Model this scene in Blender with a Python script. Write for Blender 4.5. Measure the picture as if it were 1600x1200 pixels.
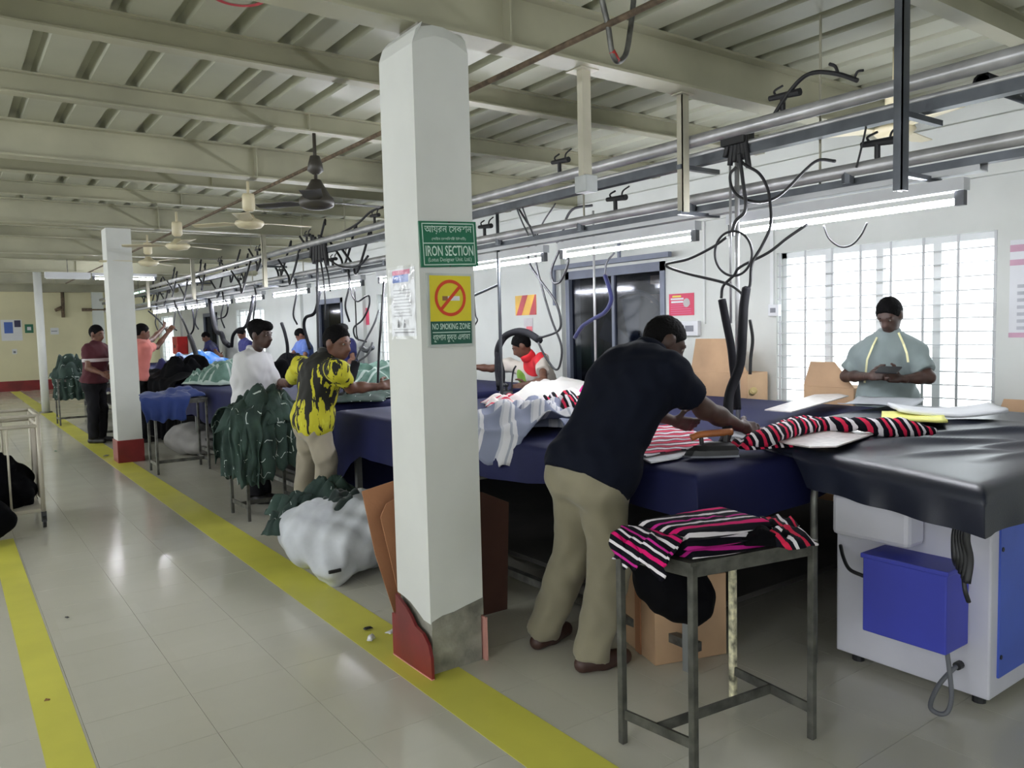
import bpy, bmesh, math, random
import numpy as np
from mathutils import Vector, Matrix

for _o in list(bpy.data.objects):
    bpy.data.objects.remove(_o)
SC = bpy.context.scene
COL = SC.collection
random.seed(7)

# ------------------------------------------------------------------ camera
# vanishing points of the photograph (1600 x 1200) give focal length and attitude
F_PX = 1226.654
RW = None
def _setup_cam():
    global RW, F_PX
    c = np.array([800., 600.]); v1 = np.array([-90., 535.]); v2 = np.array([2500., 472.])
    F_PX = float(np.sqrt(-np.dot(v1 - c, v2 - c)))
    r = lambda p: np.array([p[0] - c[0], -(p[1] - c[1]), -F_PX])
    y = r(v1); y /= np.linalg.norm(y); x = r(v2); x /= np.linalg.norm(x)
    RW = np.array([x, y, np.cross(x, y)])
_setup_cam()
EYE = 1.5
cam = bpy.data.cameras.new('camera'); cam.sensor_width = 36.0; cam.lens = F_PX * 36.0 / 1600.0
cam.clip_start = 0.05; cam.clip_end = 200
cam_o = bpy.data.objects.new('camera', cam); COL.objects.link(cam_o)
_m = Matrix([list(RW[0]), list(RW[1]), list(RW[2])]).to_4x4(); _m.translation = (0, 0, EYE)
cam_o.matrix_world = _m
SC.camera = cam_o

# ------------------------------------------------------------------ daylight and exposure
world = bpy.data.worlds.new('overcast_day'); SC.world = world; world.use_nodes = True
_bg = world.node_tree.nodes['Background']
_bg.inputs['Color'].default_value = (0.93, 0.97, 1.0, 1); _bg.inputs['Strength'].default_value = 2.0
SC.view_settings.view_transform = 'Standard'; SC.view_settings.look = 'None'
SC.view_settings.gamma = 1.0; SC.view_settings.use_curve_mapping = False
SC.view_settings.exposure = 1.2
TUBE_STRENGTH = 52.0
try:
    SC.cycles.use_denoising = True
    SC.cycles.max_bounces = 8; SC.cycles.diffuse_bounces = 5; SC.cycles.glossy_bounces = 4
    SC.cycles.transparent_max_bounces = 12
    SC.cycles.sample_clamp_indirect = 8.0
    SC.cycles.caustics_reflective = False; SC.cycles.caustics_refractive = False
except Exception:
    pass

# ------------------------------------------------------------------ helpers
def at(px, py, x=None, y=None, z=None):
    """world point seen at a pixel, on the plane x=, y= or z= (used for measuring positions)"""
    d = RW @ np.array([px - 800.0, 600.0 - py, -F_PX])
    if z is not None: t = (z - EYE) / d[2]
    elif x is not None: t = x / d[0]
    else: t = y / d[1]
    return Vector((t * d[0], t * d[1], EYE + t * d[2]))

def lin(c):
    return tuple(((v / 255.0) / 12.92 if v / 255.0 <= 0.04045 else ((v / 255.0 + 0.055) / 1.055) ** 2.4) for v in c)

class NT:
    """tiny node-tree helper"""
    def __init__(s, m): s.t = m.node_tree; s.n = s.t.nodes; s.l = s.t.links; s.b = s.n['Principled BSDF']
    def add(s, typ, **kw):
        n = s.n.new(typ)
        for k, v in kw.items(): setattr(n, k, v)
        return n
    def link(s, a, b): s.l.new(a, b)
    def math(s, op, a, b=None, c=None):
        n = s.n.new('ShaderNodeMath'); n.operation = op
        for i, v in enumerate((a, b, c)):
            if v is None: continue
            if isinstance(v, (int, float)): n.inputs[i].default_value = v
            else: s.l.new(v, n.inputs[i])
        return n.outputs[0]
    def coords(s, kind='Object', scale=(1, 1, 1), rot=(0, 0, 0)):
        t = s.n.new('ShaderNodeTexCoord' if kind != 'World' else 'ShaderNodeNewGeometry'); mp = s.n.new('ShaderNodeMapping')
        mp.inputs['Scale'].default_value = scale; mp.inputs['Rotation'].default_value = rot
        s.l.new(t.outputs[kind if kind != 'World' else 'Position'], mp.inputs['Vector']); return mp.outputs[0]
    def noise(s, vec, scale, detail=3, rough=.5):
        n = s.n.new('ShaderNodeTexNoise'); n.inputs['Scale'].default_value = scale
        n.inputs['Detail'].default_value = detail; n.inputs['Roughness'].default_value = rough
        if vec is not None: s.l.new(vec, n.inputs['Vector'])
        return n.outputs['Fac']
    def ramp(s, fac, stops, interp='LINEAR'):
        r = s.n.new('ShaderNodeValToRGB'); r.color_ramp.interpolation = interp
        e = r.color_ramp.elements
        while len(e) < len(stops): e.new(0.5)
        for i, (p, c) in enumerate(stops):
            e[i].position = p; e[i].color = (*(lin(c) if not isinstance(c, float) else (c, c, c)), 1)
        s.l.new(fac, r.inputs['Fac']); return r.outputs['Color']
    def mix(s, fac, a, b):
        n = s.n.new('ShaderNodeMixRGB')
        for i, v in ((0, fac), (1, a), (2, b)):
            if isinstance(v, (int, float)): n.inputs[i].default_value = v
            elif isinstance(v, tuple): n.inputs[i].default_value = (*lin(v), 1)
            else: s.l.new(v, n.inputs[i])
        return n.outputs[0]
    def bump(s, h, strength=.3, dist=.01):
        b = s.n.new('ShaderNodeBump'); b.inputs['Strength'].default_value = strength; b.inputs['Distance'].default_value = dist
        s.l.new(h, b.inputs['Height']); s.l.new(b.outputs[0], s.b.inputs['Normal'])
    def color(s, out): s.l.new(out, s.b.inputs['Base Color'])

MATS = {}
def mat(name, col, rough=.6, metal=0.0, var=.12, vscale=3.0, bump=0.0, bscale=40.0, spec=None, kind='Object', vec_scale=(1, 1, 1), sheen=0):
    """plain procedural material: a colour with soft noise variation and optional fine relief"""
    if name in MATS: return MATS[name]
    m = bpy.data.materials.new(name); m.use_nodes = True; t = NT(m); MATS[name] = m
    t.b.inputs['Roughness'].default_value = rough; t.b.inputs['Metallic'].default_value = metal
    if spec is not None: t.b.inputs['Specular IOR Level'].default_value = spec
    if sheen: t.b.inputs['Sheen Weight'].default_value = sheen
    v = t.coords(kind, vec_scale)
    n = t.noise(v, vscale, 4)
    dark = tuple(max(0, c * (1 - var)) for c in col); light = tuple(min(255, c * (1 + var)) for c in col)
    t.color(t.ramp(n, [(.3, dark), (.7, light)]))
    if bump: t.bump(t.noise(v, bscale, 3), bump, .01)
    return m

def newmat(name):
    m = bpy.data.materials.new(name); m.use_nodes = True; MATS[name] = m
    return m, NT(m)

def emis(name, col, strength):
    m = bpy.data.materials.new(name); m.use_nodes = True; t = NT(m); MATS[name] = m
    t.b.inputs['Base Color'].default_value = (.8, .8, .8, 1)
    t.b.inputs['Emission Color'].default_value = (*lin(col), 1); t.b.inputs['Emission Strength'].default_value = strength
    return m

class MB:
    """mesh builder: collects simple shapes into one mesh"""
    def __init__(s): s.v = []; s.f = []; s.uv = None; s.mi = []
    def add(s, vs, fs):
        o = len(s.v); s.v += [tuple(v) for v in vs]; s.f += [tuple(i + o for i in f) for f in fs]; return s
    def box(s, a, b):
        x0, y0, z0 = a; x1, y1, z1 = b
        return s.add([(x0, y0, z0), (x1, y0, z0), (x1, y1, z0), (x0, y1, z0), (x0, y0, z1), (x1, y0, z1), (x1, y1, z1), (x0, y1, z1)],
                     [(0, 3, 2, 1), (4, 5, 6, 7), (0, 1, 5, 4), (1, 2, 6, 5), (2, 3, 7, 6), (3, 0, 4, 7)])
    def rbox(s, a, b, r=.01):
        """box with chamfered edges"""
        bm = bmesh.new(); bmesh.ops.create_cube(bm, size=1)
        for v in bm.verts:
            v.co = Vector([(a[i] + b[i]) / 2 + v.co[i] * (b[i] - a[i]) for i in range(3)])
        bmesh.ops.bevel(bm, geom=list(bm.edges), offset=min(r, min(abs(b[i] - a[i]) for i in range(3)) * .45), segments=2, affect='EDGES', profile=.5)
        bm.verts.index_update(); vs = [tuple(v.co) for v in bm.verts]; fs = [[v.index for v in f.verts] for f in bm.faces]; bm.free()
        return s.add(vs, fs)
    def obox(s, c, size, R=None):
        h = [d / 2 for d in size]; R = R or Matrix.Identity(3); c = Vector(c)
        vs = [c + R @ Vector((x * h[0], y * h[1], z * h[2])) for z in (-1, 1) for x, y in ((-1, -1), (1, -1), (1, 1), (-1, 1))]
        return s.add(vs, [(0, 3, 2, 1), (4, 5, 6, 7), (0, 1, 5, 4), (1, 2, 6, 5), (2, 3, 7, 6), (3, 0, 4, 7)])
    def bar(s, p, q, w, h=None, up=(0, 0, 1)):
        p = Vector(p); q = Vector(q); d = (q - p); L = d.length; d.normalize(); up = Vector(up)
        if abs(d.dot(up)) > .95: up = Vector((1, 0, 0))
        a = d.cross(up).normalized(); b = a.cross(d).normalized(); h = h or w
        R = Matrix((d, a, b)).transposed()
        return s.obox((p + q) / 2, (L, w, h), R)
    def cyl(s, p, q, r, r2=None, n=12, caps=True):
        p = Vector(p); q = Vector(q); r2 = r if r2 is None else r2
        d = (q - p).normalized(); up = Vector((0, 0, 1)) if abs(d.z) < .9 else Vector((1, 0, 0))
        a = d.cross(up).normalized(); b = d.cross(a).normalized()
        vs = []
        for c, rr in ((p, r), (q, r2)):
            for i in range(n):
                t = 2 * math.pi * i / n; vs.append(c + a * (math.cos(t) * rr) + b * (math.sin(t) * rr))
        fs = [(i, (i + 1) % n, n + (i + 1) % n, n + i) for i in range(n)]
        if caps: fs += [tuple(range(n - 1, -1, -1)), tuple(range(n, 2 * n))]
        return s.add(vs, fs)
    def tube(s, pts, r, n=7, smooth=6, radii=None):
        pts = [Vector(p) for p in pts]
        if smooth and len(pts) > 2:
            out = []; rr = []
            P = [pts[0] * 2 - pts[1]] + pts + [pts[-1] * 2 - pts[-2]]
            for i in range(1, len(P) - 2):
                for k in range(smooth):
                    t = k / smooth; a, b, c, d = P[i - 1], P[i], P[i + 1], P[i + 2]
                    out.append(.5 * ((2 * b) + (c - a) * t + (2 * a - 5 * b + 4 * c - d) * t * t + (3 * b - a - 3 * c + d) * t ** 3))
                    if radii: rr.append(radii[i - 1] * (1 - t) + radii[i] * t)
            out.append(pts[-1])
            if radii: rr.append(radii[-1]); radii = rr
            pts = out
        N = len(pts); vs = []; fs = []
        tp = (pts[1] - pts[0]).normalized(); ref = Vector((0, 0, 1)) if abs(tp.z) < .9 else Vector((1, 0, 0))
        a = tp.cross(ref).normalized()
        for i, p in enumerate(pts):
            t = (pts[min(i + 1, N - 1)] - pts[max(i - 1, 0)])
            t = t.normalized() if t.length > 1e-9 else tp
            a = (a - t * a.dot(t))
            a = a.normalized() if a.length > 1e-6 else t.orthogonal().normalized()
            b = t.cross(a); R = radii[i] if radii else r
            for k in range(n):
                g = 2 * math.pi * k / n; vs.append(p + a * (math.cos(g) * R) + b * (math.sin(g) * R))
        for i in range(N - 1):
            for k in range(n):
                fs.append((i * n + k, i * n + (k + 1) % n, (i + 1) * n + (k + 1) % n, (i + 1) * n + k))
        fs += [tuple(range(n - 1, -1, -1)), tuple(range((N - 1) * n, N * n))]
        return s.add(vs, fs)
    def lathe(s, prof, c=(0, 0, 0), n=20):
        c = Vector(c); vs = []; m = len(prof)
        for i in range(n):
            t = 2 * math.pi * i / n
            for r, z in prof: vs.append(c + Vector((r * math.cos(t), r * math.sin(t), z)))
        fs = [(i * m + j, ((i + 1) % n) * m + j, ((i + 1) % n) * m + j + 1, i * m + j + 1) for i in range(n) for j in range(m - 1)]
        return s.add(vs, fs)
    def prism(s, poly, vec):
        """extrude a planar polygon (list of 3d points) along vec"""
        n = len(poly); vec = Vector(vec); P = [Vector(p) for p in poly]
        return s.add(P + [p + vec for p in P], [tuple(range(n - 1, -1, -1)), tuple(range(n, 2 * n))] + [(i, (i + 1) % n, n + (i + 1) % n, n + i) for i in range(n)])

def link_mesh(name, me, material, parent=None, smooth=False):
    o = bpy.data.objects.new(name, me); COL.objects.link(o)
    if material is not None: me.materials.append(material)
    if smooth: me.polygons.foreach_set('use_smooth', [True] * len(me.polygons))
    if parent is not None:
        o.parent = parent
        w = parent.get('_o')
        if w is not None: o.matrix_parent_inverse = Matrix.Translation(-Vector(w))
    return o

def obj(name, mb, material, parent=None, smooth=False, fix=True):
    me = bpy.data.meshes.new(name); me.from_pydata(mb.v, [], mb.f)
    if fix:
        bm = bmesh.new(); bm.from_mesh(me); bmesh.ops.recalc_face_normals(bm, faces=bm.faces); bm.to_mesh(me); bm.free()
    o = link_mesh(name, me, material, parent, smooth)
    if smooth == 'auto':
        pass
    return o

def smooth_by_angle(o, ang=40):
    me = o.data
    me.polygons.foreach_set('use_smooth', [True] * len(me.polygons))
    bm = bmesh.new(); bm.from_mesh(me)
    for e in bm.edges:
        if len(e.link_faces) == 2 and e.calc_face_angle(0) > math.radians(ang): e.smooth = False
    bm.to_mesh(me); bm.free()
    return o

def tag(o, label, cat, group=None):
    o['label'] = label; o['category'] = cat
    if group: o['group'] = group
    return o

ROOTS = []
def thing(name, label, cat, loc=(0, 0, 0), group=None):
    o = bpy.data.objects.new(name, None); COL.objects.link(o); o.location = loc; o.empty_display_size = .1
    o['_o'] = tuple(loc); ROOTS.append(o)
    return tag(o, label, cat, group)

def struct(o):
    o['kind'] = 'structure'; return o

def sheet(nu, nv, fn, closed=False):
    """grid surface; fn(u,v)->(x,y,z); returns verts, faces, uv"""
    vs = []; uv = []
    for j in range(nv + 1):
        for i in range(nu + 1):
            u = i / nu; v = j / nv; vs.append(tuple(fn(u, v))); uv.append((u, v))
    W = nu + 1
    fs = [(j * W + i, j * W + i + 1, (j + 1) * W + i + 1, (j + 1) * W + i) for j in range(nv) for i in range(nu)]
    return vs, fs, uv

def cloth(name, nu, nv, fn, material, parent=None, thick=.006, uvscale=(1, 1)):
    vs, fs, uv = sheet(nu, nv, fn)
    me = bpy.data.meshes.new(name); me.from_pydata(vs, [], fs)
    l = me.uv_layers.new(name='UVMap')
    for p in me.polygons:
        for li in p.loop_indices:
            q = uv[me.loops[li].vertex_index]; l.data[li].uv = (q[0] * uvscale[0], q[1] * uvscale[1])
    o = link_mesh(name, me, material, parent, True)
    if thick:
        md = o.modifiers.new('thickness', 'SOLIDIFY'); md.thickness = thick; md.offset = 0
    return o

def hsh(*a):
    s = math.sin(sum(v * k for v, k in zip(a, (12.9898, 78.233, 37.719, 9.131)))) * 43758.5453
    return s - math.floor(s)

def wob(x, y, s=0.0):
    """cheap smooth pseudo noise in [-1,1]"""
    return (math.sin(x * 1.7 + y * 2.3 + s * 3.1) + math.sin(x * 3.9 - y * 1.3 + s * 7.7) * .6 + math.sin(-x * 2.6 + y * 5.1 + s * 1.9) * .5) / 2.1
# ================================================================== STRUCTURE
XR = 5.75; XL = -6.0; YB = 27.6; YF = -9.0; ZC = 3.06
# materials
m_floor, t = newmat('floor_tile_glaze')
_v = t.coords('World', (2.5, 2.5, 0.001)); _wn = t.add('ShaderNodeTexWhiteNoise', noise_dimensions='3D')
_fl = t.add('ShaderNodeVectorMath', operation='FLOOR'); t.link(_v, _fl.inputs[0]); t.link(_fl.outputs[0], _wn.inputs['Vector'])
_v2 = t.coords('World')
_sm = t.noise(_v2, 1.1, 5, .6)
_c = t.mix(_sm, (190, 188, 174), (208, 206, 194))
_c2 = t.mix(t.math('MULTIPLY', _wn.outputs['Value'], .16), _c, (180, 176, 160))
t.color(_c2); t.b.inputs['Roughness'].default_value = .16
t.link(t.math('ADD', t.math('MULTIPLY', t.noise(_v2, 2.3, 4), .16), .07), t.b.inputs['Roughness'])
m_grout = mat('floor_grout', (172, 169, 156), .8)
m_wall = mat('white_wall_paint', (205, 208, 204), .7, var=.03, vscale=1.5, bump=.08, bscale=25)
m_wallback = mat('cream_wall_paint', (212, 206, 172), .7, var=.04, vscale=.8)
m_deck = mat('ceiling_deck_paint', (172, 173, 155), .38, var=.06, vscale=1.2)
m_beam = mat('beam_paint', (166, 164, 142), .45, var=.08, vscale=1.7)
m_red = mat('oxblood_skirting', (120, 32, 34), .4, var=.15)
m_yellow = mat('yellow_floor_paint', (212, 208, 86), .42, var=.04, vscale=2)
m_frame = mat('white_window_frame', (214, 216, 216), .45, var=.03)
m_grille = mat('grey_grille_paint', (186, 188, 190), .5, var=.05)

# --- floor with tiles
TS = .4; OX = .755 - 20 * TS; OY = 3.0 - 31 * TS
fb = MB(); fb.box((XL - .2, YF - .2, -.12), (XR + .25, YB + .2, -.004))
floor = struct(obj('floor', fb, m_grout))
tm = MB(); g = .0008
tm.v = [(g, g, 0), (TS - g, g, 0), (TS - g, TS - g, 0), (g, TS - g, 0), (0.0005, 0.0005, -.004), (TS - .0005, .0005, -.004), (TS - .0005, TS - .0005, -.004), (.0005, TS - .0005, -.004)]
tm.f = [(0, 1, 2, 3), (4, 5, 1, 0), (5, 6, 2, 1), (6, 7, 3, 2), (7, 4, 0, 3)]
cells = []
for i in range(int((XR - OX) / TS) + 1):
    for j in range(int((YB - OY) / TS) + 1):
        x = OX + i * TS; y = OY + j * TS
        if x < XL or y < YF: continue
        vis = 0
        d = RW.T @ (np.array([x + TS / 2, y + TS / 2, 0]) - np.array([0, 0, EYE]))
        if -d[2] > .4:
            px = 800 + F_PX * d[0] / -d[2]; py = 600 - F_PX * d[1] / -d[2]
            if -40 < px < 1640 and py < 1240 and x < 3.3: vis = 1
        cells.append((0 if vis else 1, math.hypot(x, y), x, y))
cells.sort()
tile0 = None
rest = MB()
for n, (nv, d, x, y) in enumerate(cells):
    if n < 298 and nv == 0:
        if tile0 is None:
            tile0 = obj('tile', tm, m_floor, floor, fix=False); me0 = tile0.data
            for v in me0.vertices: v.co.x += x; v.co.y += y
            bx, by = x, y
        else:
            # shift mesh per tile through its own location; texture space follows the world so bake the offset
            c = tile0.copy(); COL.objects.link(c); c.parent = floor; c.location = (x - bx, y - by, 0)
    else:
        rest.add([(a + x, b + y, z) for a, b, z in tm.v], tm.f)
o = obj('tile_field', rest, m_floor, floor, fix=False); o['kind'] = 'stuff'

# --- painted aisle lines
b = MB(); b.box((1.53, -1, .0004), (1.775, YB - .3, .0016)); struct(obj('trim_1', b, m_yellow))
b = MB(); b.box((.205, -1, .0004), (.345, 7.0, .0016)); struct(obj('trim_2', b, m_yellow))
b = MB(); b.box((.10, 12.0, .0004), (.33, YB - 3, .0016)); struct(obj('trim_5', b, m_yellow))

# --- ceiling: trapezoidal steel deck + beams
pr = []; x = XL - .2; pitch = .27
while x < XR + .3:
    pr += [(x, ZC), (x + .185, ZC), (x + .205, ZC + .06), (x + .25, ZC + .06)]; x += pitch
vs = [(a, YF - .2, c) for a, c in pr] + [(a, YB + .2, c) for a, c in pr]; n = len(pr)
cb = MB(); cb.add(vs, [(i, i + n, i + n + 1, i + 1) for i in range(n - 1)])
cb.box((XL - .2, YF - .2, ZC + .12), (XR + .3, YB + .2, ZC + .2))
ceiling = struct(obj('ceiling', cb, m_deck, fix=False))
def ibeam(y, zb, zt, fw, tf=.014, tw=.02, x0=XL, x1=XR):
    b = MB()
    b.box((x0, y - fw / 2, zb), (x1, y + fw / 2, zb + tf)); b.box((x0, y - fw / 2, zt - tf), (x1, y + fw / 2, zt))
    b.box((x0, y - tw / 2, zb + tf), (x1, y + tw / 2, zt - tf))
    for k in range(int((x1 - x0) / 2.4)):       # web stiffeners
        xs = x0 + 1.0 + k * 2.4; b.box((xs, y - fw / 2 + .006, zb + tf), (xs + .008, y + fw / 2 - .006, zt - tf))
    return obj('beam', b, m_beam, ceiling)
MAIN = [-7.75, -4.15, -.55, 3.06, 6.66, 10.3, 13.9, 17.5, 21.1, 24.7]
for y in MAIN: ibeam(y, 2.80, ZC, .15)
for i, y in enumerate(MAIN):
    y2 = MAIN[i + 1] if i + 1 < len(MAIN) else YB
    for k in (1, 2):
        yy = y + (y2 - y) * k / 3 + (.06 if y > 3.2 else 0)
        ibeam(yy, 2.93, ZC, .09, .01, .012)

# --- walls
def wall_y(name, x0, x1, y0, y1, z0, z1, holes, m):
    """wall in the y-z plane, with rectangular holes (ya,yb,za,zb)"""
    b = MB(); ys = sorted({y0, y1, *[h[0] for h in holes], *[h[1] for h in holes]})
    for a, c in zip(ys[:-1], ys[1:]):
        hs = sorted([(h[2], h[3]) for h in holes if h[0] <= a + 1e-6 and h[1] >= c - 1e-6])
        z = z0
        for ha, hb in hs:
            if ha > z: b.box((x0, a, z), (x1, c, ha))
            z = hb
        if z < z1: b.box((x0, a, z), (x1, c, z1))
    return struct(obj(name, b, m))
WINS = [(2.38, 4.10, .74, 2.08), (10.15, 11.65, .85, 2.1), (17.2, 19.2, .85, 2.1), (25.6, 27.2, .7, 2.15)]
DOORS = [(5.36, 6.86, 0, 2.12), (13.0, 14.1, 0, 2.12), (20.8, 22.1, 0, 2.1)]
wall_r = wall_y('wall_right', XR, XR + .2, YF, YB, 0, 3.4, WINS + DOORS, m_wall)
b = MB(); b.box((XR - .05, YF, 2.44), (XR, YB, 2.82)); struct(obj('trim_3', b, m_wall))            # ring beam
for k, y in enumerate((7.02, 12.2, 15.0, 24.6)):
    b = MB(); b.box((XR - .06, y - .13, 0), (XR, y + .13, 2.44)); struct(obj('trim_%d' % (6 + k), b, m_wall))
wall_b = MB(); wall_b.box((XL, YB, 0), (XR + .2, YB + .2, 3.4)); struct(obj('wall_back', wall_b, m_wallback))
b = MB(); b.box((XL, YB - .015, 0), (XR, YB, .30)); struct(obj('baseboard_back', b, m_red))
b = MB()
for x0_, x1_ in zip((XL, -2.6, .8, 4.6), (-5.4, -2.0, 1.4, XR + .2)): b.box((x0_, YF - .2, .8), (x1_, YF, 2.5))
b.box((XL, YF - .2, 0), (XR + .2, YF, .8)); b.box((XL, YF - .2, 2.5), (XR + .2, YF, 3.4)); struct(obj('wall_front', b, m_wall))
LH = [(y, y + 2.9, .8, 2.5) for y in np.arange(-8.6, 26, 3.6)]
wall_y('wall_left', XL - .2, XL, YF, YB, 0, 3.4, [(a, min(c, YB - .3), d, e) for a, c, d, e in LH], m_wall)

m_glass = bpy.data.materials.new('window_glass'); m_glass.use_nodes = True; MATS['glass'] = m_glass
_t = NT(m_glass); _tr = _t.add('ShaderNodeBsdfTransparent'); _gl = _t.add('ShaderNodeBsdfGlossy'); _gl.inputs['Roughness'].default_value = .03
_tr.inputs['Color'].default_value = (.93, .95, .95, 1); _mx = _t.add('ShaderNodeMixShader'); _mx.inputs[0].default_value = .05
_t.link(_tr.outputs[0], _mx.inputs[1]); _t.link(_gl.outputs[0], _mx.inputs[2])
_t.link(_mx.outputs[0], _t.n['Material Output'].inputs['Surface'])

def window(idx, y0, y1, z0, z1, nm, grille=True, step=.095):
    b = MB(); xf = XR + .08; w = .045
    b.box((xf, y0, z0), (xf + .06, y0 + w, z1)); b.box((xf, y1 - w, z0), (xf + .06, y1, z1))
    b.box((xf, y0, z0), (xf + .06, y1, z0 + w)); b.box((xf, y0, z1 - w), (xf + .06, y1, z1))
    wo = struct(obj('window_%d' % idx, b, m_frame))
    b = MB(); b.box((XR - .04, y0 - .03, z0 - .035), (XR + .08, y1 + .03, z0)); obj('window_sill', b, m_frame, wo)
    ys = [y0 + (y1 - y0) * k / (nm + 1) for k in range(nm + 2)]
    for y in ys[1:-1]:
        b = MB(); b.box((xf, y - .028, z0 + w), (xf + .045, y + .028, z1 - w)); obj('mullion', b, m_frame, wo)
    for a, c in zip(ys[:-1], ys[1:]):
        b = MB(); b.box((xf + .02, a + .02, z0 + w), (xf + .024, c - .02, z1 - w)); obj('pane', b, m_glass, wo)
    if grille:
        nb = max(3, int((y1 - y0) / .24))
        for k in range(nb + 1):
            y = y0 + .02 + (y1 - y0 - .04) * k / nb
            b = MB(); b.box((XR + .02, y - .009, z0), (XR + .026, y + .009, z1)); obj('grille_bar', b, m_grille, wo)
        z = z0 + step
        while z < z1 - .03:
            b = MB(); b.cyl((XR + .018, y0, z), (XR + .018, y1, z), .0045, n=5); obj('grille_rod', b, m_grille, wo); z += step
    return wo
for i, (w, nm) in enumerate(zip(WINS, (3, 2, 3, 2))): window(i + 1, *w, nm, True, .095 if i == 0 else .16)

# doors: near one is a dark glazed opening with a big extractor fan behind the glass
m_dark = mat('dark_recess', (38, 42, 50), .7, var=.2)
m_doorframe = mat('blue_grey_door_frame', (108, 114, 130), .5, var=.08)
m_smoke = bpy.data.materials.new('smoked_glass'); m_smoke.use_nodes = True
_t = NT(m_smoke); _tr = _t.add('ShaderNodeBsdfTransparent'); _gl = _t.add('ShaderNodeBsdfGlossy'); _gl.inputs['Roughness'].default_value = .08
_tr.inputs['Color'].default_value = (.42, .45, .52, 1); _mx = _t.add('ShaderNodeMixShader'); _mx.inputs[0].default_value = .04
_t.link(_tr.outputs[0], _mx.inputs[1]); _t.link(_gl.outputs[0], _mx.inputs[2]); _t.link(_mx.outputs[0], _t.n['Material Output'].inputs['Surface'])
def door(idx, y0, y1, z0, z1, panes):
    b = MB(); w = .06; xf = XR - .02
    b.box((xf, y0, z0), (xf + .1, y0 + w, z1)); b.box((xf, y1 - w, z0), (xf + .1, y1, z1)); b.box((xf, y0, z1 - .09), (xf + .1, y1, z1))
    d = struct(obj('door_%d' % idx, b, m_doorframe))
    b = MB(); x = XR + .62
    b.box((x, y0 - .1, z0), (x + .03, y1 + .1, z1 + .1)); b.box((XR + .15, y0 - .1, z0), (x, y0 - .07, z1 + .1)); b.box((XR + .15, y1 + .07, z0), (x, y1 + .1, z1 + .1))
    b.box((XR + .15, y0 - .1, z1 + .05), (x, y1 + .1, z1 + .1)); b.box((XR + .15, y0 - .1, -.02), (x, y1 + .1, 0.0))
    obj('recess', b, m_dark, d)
    ys = [y0 + w + (y1 - y0 - 2 * w) * k / panes for k in range(panes + 1)]
    for y in ys[1:-1]:
        b = MB(); b.box((xf + .02, y - .02, z0), (xf + .07, y + .02, z1 - .09)); obj('stile', b, m_doorframe, d)
    for a, c in zip(ys[:-1], ys[1:]):
        b = MB(); b.box((xf + .04, a + .01, z0), (xf + .046, c - .01, z1 - .09)); obj('pane', b, m_smoke, d)
    return d
d1 = door(1, *DOORS[0], 2)
b = MB(); b.bar((XR - .10, DOORS[0][0] - .15, 2.17), (XR - .10, DOORS[0][1] + .1, 2.17), .05, .05); b.cyl((XR - .10, DOORS[0][1] + .1, 2.17), (XR - .10, DOORS[0][1] + .1, 1.75), .022); b.cyl((XR - .10, 5.9, 2.17), (XR - .1, 5.9, 2.34), .02)
obj('sliding_rail', b, m_doorframe, d1)
b = MB(); fy, fz = 6.15, 1.25
b.tube([(XR + .3, fy + .62 * math.cos(a), fz + .62 * math.sin(a)) for a in np.linspace(0, 2 * math.pi, 33)], .025, smooth=0)
for k in range(6):
    a = k * math.pi / 3 + .4; d = Vector((0, math.cos(a), math.sin(a))); e = Vector((0, -math.sin(a), math.cos(a)))
    c = Vector((XR + .32, fy, fz))
    b.add([c + d * .1 - e * .05, c + d * .56 - e * .1, c + d * .58 + e * .14 + Vector((.06, 0, 0)), c + d * .1 + e * .06 + Vector((.04, 0, 0))], [(0, 1, 2, 3)])
b.cyl((XR + .27, fy, fz), (XR + .38, fy, fz), .12)
obj('extractor_fan', b, mat('fan_grey', (86, 92, 104), .5), d1, fix=False)
b = MB()
for z in (1.74, 1.94): b.box((XR + .45, 5.5, z), (XR + .6, 6.0, z + .09))
obj('carton', b, mat('carton_pale', (196, 164, 140), .8), d1)
d2 = door(2, *DOORS[1], 1); d3 = door(3, *DOORS[2], 1)
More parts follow.
